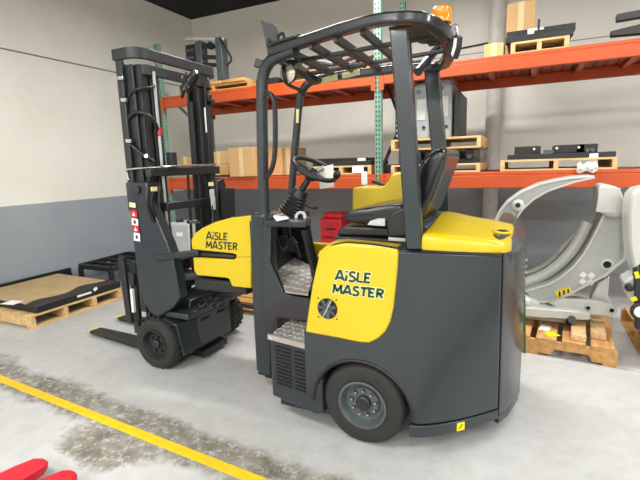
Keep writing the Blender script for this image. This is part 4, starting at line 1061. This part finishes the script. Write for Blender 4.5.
# timber bits lying on that pallet's right end
for i, (u, v, w_) in enumerate(((216, 85, .3), (238, 82.5, .34))):
    c = P(u, v, Y=4.85)
    tag(MB().span((c.x-w_/2, 4.75, ZH+.082), (min(c.x+w_/2, -3.18), 4.95, ZH+.125)).build('timber_block', 'wood2', bevel=.008), ('short tan timber block on the upper shelf nearest the mast head', 'longer tan timber block on the upper shelf left of the front mirror')[i], 'timber')
# middle of the upper shelf seen through the guard
pallet('wooden pallet on the upper shelf seen through the overhead guard', (-2.15, 5.25, ZH), 1.1, .95, 0, 'wood2', .11)
gm = thing('hose_reel_frame', 'black frame with rust brown arms on the upper shelf pallet seen through the guard', 'frame', (-2.15, 5.2, ZH+.111))
zb = ZH+.111
brown = mat('rusty_brown', (110, 66, 48), 0.6, 0.2, 0.25, 10)
MB().span((-2.6, 4.9, zb), (-1.7, 5.5, zb+.04)).build('base', 'dark', gm, bevel=.005)
for k in range(3): MB().bar((-2.5+k*.32, 4.95, zb+.04), (-2.3+k*.32, 5.4, zb+.22), .06, .04).build('arm', brown, gm, bevel=.005)
MB().smoothtube([(-2.6, 4.92, zb+.06), (-2.5, 4.92, zb+.16), (-2.3, 4.95, zb+.12), (-2.1, 4.95, zb+.06)], .035, 10).build('curved_pipe', 'rim', gm)
MB().smoothtube([(-2.1, 4.9, zb+.06), (-1.95, 4.92, zb+.16), (-1.75, 4.95, zb+.06)], .03, 10).build('curved_pipe', 'mast', gm)
tag(MB().span((-3.1, 4.78, ZH), (-2.78, 5.1, ZH+.08)).build('black_case', 'black', bevel=.006), 'flat black case on the upper shelf left of the guard pallet', 'case')
tag(MB().span((-1.42, 4.8, ZH), (-1.0, 5.3, ZH+.07)).build('black_tray', 'black', bevel=.006), 'flat black tray on the upper shelf right of the middle upright', 'tray')
# right: small box, pallet with black frames, tall box
x0, x1 = P(484, 50, Y=4.8).x, P(508, 50, Y=4.8).x
carton('small cardboard box on the upper shelf beside the amber beacon', x0, x1-.04, 4.8, 5.05, ZH, ZH+.13)
x0, x1 = P(512, 45, Y=4.78).x, P(568, 45, Y=4.78).x
pallet('wooden pallet carrying black frames on the upper shelf at right', ((x0+x1)/2, 5.2, ZH), x1-x0+.02, .86, 0, 'wood', .11)
zc = ZH+.111
fr = thing('steel_frame', 'black steel frames strapped to the pallet on the upper shelf at right', 'frame', ((x0+x1)/2, 5.1, zc))
MB().span((x0-.06, 4.8, zc), (x1+.04, 4.88, zc+.06)).build('lower_bar', 'black', fr, bevel=.005)
MB().span((x0-.06, 4.9, zc+.07), (x1+.06, 5.0, zc+.13)).build('middle_bar', 'black', fr, bevel=.005)
MB().span((x0-.03, 5.2, zc+.1), (x1+.05, 5.3, zc+.17)).build('upper_bar', 'black', fr, bevel=.005)
for xx in (x0+.0, (x0+x1)/2, x1-.02): MB().span((xx-.05, 4.86, zc), (xx+.05, 5.3, zc+.1)).build('cross_tie', 'black', fr, bevel=.005)
xs_ = P(538, 40, Y=4.77).x
b = MB(); b.span((xs_-.01, 4.785, zc+.0), (xs_+.01, 4.79, zc+.14)); b.span((xs_-.01, 4.785, zc+.14), (xs_+.01, 5.3, zc+.175)); b.build('strap', 'black', fr)
MB().box((P(536, 25, Y=4.895).x, 4.897, zc+.09), (.14, .003, .08)).build('paper_sheet', 'white', fr)
x0b, x1b = P(507, 10, Y=5.42).x, P(536, 10, Y=5.42).x
carton('tall cardboard box behind the strapped black frames on the upper shelf', x0b, x1b, 5.42, 5.7, zc, 3.15)
# far right: black carriage with two prongs
fx = P(612, 28, Y=4.95)
pr_ = thing('prong_carriage', 'black carriage with two prongs pointing left at the right end of the upper shelf', 'carriage', (1.05, 5.1, ZH))
MB().span((.95, 4.9, ZH), (1.35, 5.3, ZH+.4)).build('body', 'black', pr_, bevel=.008)
MB().prism([P(*q, Y=4.95) for q in ((611, 31), (640, 24), (660, 14), (680, 20), (680, 30), (611, 36))], (0, .08, 0)).build('prong', 'black', pr_, bevel=.004)
MB().prism([P(*q, Y=4.95) for q in ((617, 14), (680, 2), (680, 10), (640, 17), (617, 21))], (0, .08, 0)).build('prong', 'black', pr_, bevel=.004)
MB().smoothtube([P(448, 51, Y=WB-.02), P(485, 43.5, Y=WB-.02), P(500, 41, Y=WB-.02)], .01, 6).build('trim_1', 'dark')['kind'] = 'structure'

# ------------------------------------------------------------------ silver roll clamps at right
def clamp_pallet(label, c, sx, sy, rz):
    return pallet(label, c, sy, sx, rz+PI/2, 'wood2', .14, 6, notch=True)
pf1 = P(616.6, 368.2, Z=0); rz = math.radians(-5); ux = Vector((math.cos(rz), math.sin(rz), 0)); uy = Vector((-ux.y, ux.x, 0))
cen = pf1 - ux*.55 + uy*.58
clamp_pallet('tan wooden pallet on the floor under the large silver roll clamp', (cen.x, cen.y, 0), 1.1, 1.16, rz)
for i, q in enumerate(((579, 338), (599, 336))):
    c = P(*q, Z=.166); b = MB()
    b.box((c.x+.02, c.y+.27, .1655), (.1, .56, .049), (0, 0, rz)); tag(b.build('timber_block', 'wood3', bevel=.006), ('left pale timber bearer lying on the pallet of the large silver clamp', 'right pale timber bearer on the clamp pallet, near its right edge')[i], 'timber')
CY = 3.95
RC = thing('roll_clamp', 'silver paper roll clamp with two curved arms resting on the pallet right of the forklift', 'clamp', (.3, 4.1, .19))
def Q(lst, Y=CY): return [P(*q, Y=Y) for q in lst]
def arm(name, outer, inner, y0, dy, rim):
    n = len(outer); b = MB(); rings = []
    for (ou, iv) in zip(outer, inner):
        a_, c_ = P(*ou, Y=y0), P(*iv, Y=y0); rings.append([a_, c_, c_+Vector((0, dy, 0)), a_+Vector((0, dy, 0))])
    o_ = b.loft(rings).build(name, 'clamp_face', RC, bevel=.01, seg=2, sharp=30)
    for edge in (outer, inner):
        b = MB(); rings = []
        for i, q in enumerate(edge):
            p = P(*q, Y=y0); cc_ = (P(*outer[i], Y=y0)+P(*inner[i], Y=y0))/2; dd = (cc_-p).normalized()*rim
            rings.append([p+Vector((0, -.02, 0)), p+dd+Vector((0, -.02, 0)), p+dd+Vector((0, .005, 0)), p+Vector((0, .005, 0))])
        b.loft(rings).build('rim_flange', 'clamp', o_, bevel=.004, sharp=30)
    return o_
a1 = arm('upper_arm', [(487, 245), (492, 226), (498, 212), (506, 202), (520, 192), (538, 184), (555, 180), (572, 177), (594, 175.5)],
         [(508, 248), (511, 232), (517, 219), (523, 210), (534, 200), (548, 192), (562, 187), (576, 182.5), (595, 178.5)], CY-.05, .3, .018)
b = MB(); c = P(518, 205, Y=CY-.07); b.lathe([(.05, 0), (.05, .012), (.03, .016), (.03, .03), (0, .03)], c, (0, -1, 0), 8); b.build('pivot_boss', 'clamp', a1)
MB().lathe([(.02, 0), (.02, .034), (0, .034)], c, (0, -1, 0), 12).build('pin', 'dark', a1)
a2 = arm('lower_arm', [(533, 302), (545, 303), (560, 299), (575, 292), (590, 284), (606, 276), (625, 260), (627, 235), (628, 206)],
         [(524, 290), (535, 287), (548, 283), (560, 276), (572, 266), (582, 254), (590, 240), (598, 224), (606, 206)], CY, .3, .02)
b = MB(); b.smoothtube(Q([(520, 284), (540, 277), (556, 267), (570, 253), (580, 238), (588, 222)], CY+.12), .045, 10); b.build('hydraulic_cylinder', 'clamp', RC)
b = MB(); b.smoothtube(Q([(518, 275), (534, 271), (550, 262), (562, 249), (574, 236), (582, 226)], CY+.24), .03, 10); b.build('hydraulic_cylinder', 'clamp_face', RC)
pad = [(598.5, 188), (601, 185), (606, 184.5), (617, 187), (621, 190), (623.5, 196), (625, 204), (622, 214), (619, 219), (612, 218), (601, 214), (598, 208)]
b = MB(); b.prism(Q(pad, CY-.1), (0, .3, 0)); pd = b.build('contact_pad', 'clamp_pad', RC, bevel=.02, seg=3)
MB().box(P(608, 200, Y=CY-.105), (.13, .006, .19), (0, .08, 0)).build('pad_recess', 'clamp', pd, bevel=.003)
MB().prism(Q([(622, 196), (627, 198), (627.5, 205), (623, 208)], CY-.05), (0, .2, 0)).build('pad_hinge', 'clamp', RC, bevel=.006)
MB().lathe([(.012, 0), (.012, .01), (0, .01)], P(624.5, 203, Y=CY-.06), (0, -1, 0), 12).build('pin', 'void', RC)
def boss(u, v, Y, r, par):
    c = P(u, v, Y=Y); MB().lathe([(r, 0), (r, .012), (r*.7, .014), (r*.65, .004), (0, .004)], c, (0, -1, 0), 20).build('pivot_boss', 'clamp', par)
    MB().lathe([(r*.6, .0), (r*.6, .008), (0, .01)], c, (0, -1, 0), 16).build('pin', 'void', par)
boss(607, 264.5, CY, .045, a2); boss(534, 303, CY-.005, .04, a2)
# recessed four hole mark on the arm plate
c = P(587, 278.5, Y=CY); b = MB()
for dx in (-1, 1):
    for dz in (-1, 1): b.box(c+Vector((dx*.028, -.002, dz*.028)), (.04, .006, .04), (0, .6, 0))
b.build('arm_relief', 'white', a2)
yl = MB().box(P(564, 293, Y=CY-.004), (.12, .005, .07), (0, -.42, 0)).build('caution_label', 'label', RC)
c = P(564, 293, Y=CY-.008)
for dx in (-.03, .0, .03): MB().box(c+Vector((dx, 0, dx*.44)), (.012, .003, .045), (0, -.1, 0)).build('pictogram', 'void', yl)
# link plate with holes and lower frame
b = MB(); b.prism(Q([(548, 303), (560, 299), (590, 300), (612, 304), (617, 308), (617, 313), (612, 316.5), (590, 315), (560, 309)], CY-.06), (0, .05, 0)); lk = b.build('link_plate', 'clamp', RC, bevel=.008)
boss(588, 307.5, CY-.062, .025, lk); boss(611.5, 310, CY-.062, .026, lk)
b = MB(); b.prism(Q([(590, 300), (598, 283), (610, 276), (608, 296), (612, 304)], CY+.05), (0, .1, 0)); b.build('rear_strut', 'clamp', RC, bevel=.01)
b = MB(); b.prism(Q([(511, 307), (560, 310), (590, 313), (591, 319), (588, 320.5), (511, 316)], CY-.15), (0, .5, 0)); b.build('base_slab', 'clamp', RC, bevel=.008)
MB().span((P(512, 320, Y=CY).x, CY+.0, .145), (P(566, 320, Y=CY).x, CY+.4, .19)).build('base_slab', 'clamp', RC, bevel=.008)
b = MB(); b.prism(Q([(512, 301), (526, 296), (540, 304), (540, 310), (512, 308)], CY-.05), (0, .3, 0)); b.build('knuckle', 'clamp', RC, bevel=.01)
for u in (518, 530, 552, 570): MB().span((P(u, 322, Y=CY).x-.03, CY+.05, .191), (P(u, 322, Y=CY).x+.03, CY+.35, .22)).build('foot', 'rim', RC, bevel=.004)
MB().cyl(P(572, 320, Y=CY-.17), P(572, 320, Y=CY-.17)+Vector((0, .1, 0)), .03).build('bolt', 'rim', RC)
q = Q([(525, 300), (524, 315), (523.5, 345), (526, 346), (527, 315), (528, 300)], 3.66)
c = P(524, 330, Y=3.62)
b = MB(); b.prism([P(522.5, 296, Y=3.5), P(525.5, 296, Y=3.5), P(526, 353.5, Y=3.5), P(523, 353, Y=3.5)], (0, .004, 0)); tag(b.build('green_strap', 'strap'), 'green banding strap holding the silver clamp to its pallet', 'strap')
tag(MB().box(P(545, 328, Z=.1455), (.075, .13, .003), (0, 0, -.2)).build('white_tag', 'white'), 'white printed tag lying on the pallet in front of the silver clamp', 'tag')
tag(MB().box(P(551.5, 334, Z=.142), (.09, .09, .003), (0, 0, .5)).build('yellow_tag', 'label'), 'yellow tag lying half under the white tag on the clamp pallet', 'tag')
MB().box(P(524, 300, Y=3.85), (.09, .05, .05), (.2, .3, .1)).build('wrap_knot', 'film', RC, bevel=.015)

# second clamp at the frame edge
pr0 = P(633, 372, Z=0)
clamp_pallet('tan wooden pallet at the right edge under the second silver clamp', (1.4, 4.07, 0), 1.1, 1.1, 0)
R2 = thing('roll_clamp', 'second silver roll clamp at the right edge of the photo, mostly cut off', 'clamp', (1.35, 3.8, .14))
b = MB(); b.prism(Q([(632, 262), (629, 245), (628, 215), (631, 195), (637, 189), (648, 186), (670, 195), (675, 240), (660, 285), (640, 288)], 3.54), (0, .24, 0)); b.build('arm', 'clamp', R2, bevel=.02, seg=3)
b = MB(); b.prism(Q([(624, 282), (634, 276), (660, 280), (680, 300), (680, 318), (640, 318), (630, 300)], 3.57), (0, .2, 0)); b.build('link_plate', 'clamp', R2, bevel=.01)
b = MB(); b.prism(Q([(634, 268), (640, 262), (660, 270), (660, 330), (636, 330)], 3.54), (0, .06, 0)); b.build('bracket', 'dark', R2, bevel=.006)
MB().lathe([(.028, 0), (.028, .02), (.015, .03), (0, .03)], P(629, 287, Y=3.55), (0, -1, 0), 18).build('roller', 'black', R2)
MB().lathe([(.06, 0), (.06, .02), (.045, .025), (0, .025)], P(640, 311, Y=3.5), (0, -1, 0), 18).build('bush', 'black', R2)
MB().lathe([(.04, .025), (.03, .03), (0, .03)], P(640, 311, Y=3.5), (0, -1, 0), 18).build('bush_cap', 'white', R2)
MB().box(P(634, 299, Y=3.52), (.035, .01, .028), (0, -.5, 0)).build('yellow_label', 'label', R2)
MB().box(P(637, 275, Y=3.52), (.025, .01, .045), (0, -.3, 0)).build('yellow_label', 'label', R2)
MB().span((1.1, 3.7, .141), (1.7, 4.1, .42)).build('base_frame', 'clamp', R2, bevel=.01)

# ------------------------------------------------------------------ red pallet jack forks at bottom left
PJ = thing('pallet_jack', 'red pallet jack whose two fork tips reach into the bottom left corner', 'pallet jack', (-2.35, .75, 0))
for tip, back in (((47, 459), (-20, 492)), ((76, 471), (20, 500))):
    t_, k_ = P(*tip, Z=.08), P(*back, Z=.08)
    d = (k_-t_).normalized(); n = Vector((-d.y, d.x, 0)); b = MB(); rings = []
    for s_, w_, z0, z1 in ((0, .012, .06, .07), (.012, .035, .05, .078), (.04, .055, .04, .085), (.12, .07, .03, .085), (.75, .075, .02, .085)):
        c = t_+d*s_; rings.append([c+n*w_+Vector((0, 0, z0-c.z)), c-n*w_+Vector((0, 0, z0-c.z)), c-n*w_+Vector((0, 0, z1-c.z)), c+n*w_+Vector((0, 0, z1-c.z))])
    b.loft(rings).build('fork', 'red', PJ, bevel=.01, seg=3)
    c = t_+d*.2; MB().cyl((c.x-n.x*.03, c.y-n.y*.03, .04), (c.x+n.x*.03, c.y+n.y*.03, .04), .04).build('load_roller', 'dark', PJ)

for o in bpy.data.objects:
    if '_o' in o: del o['_o']
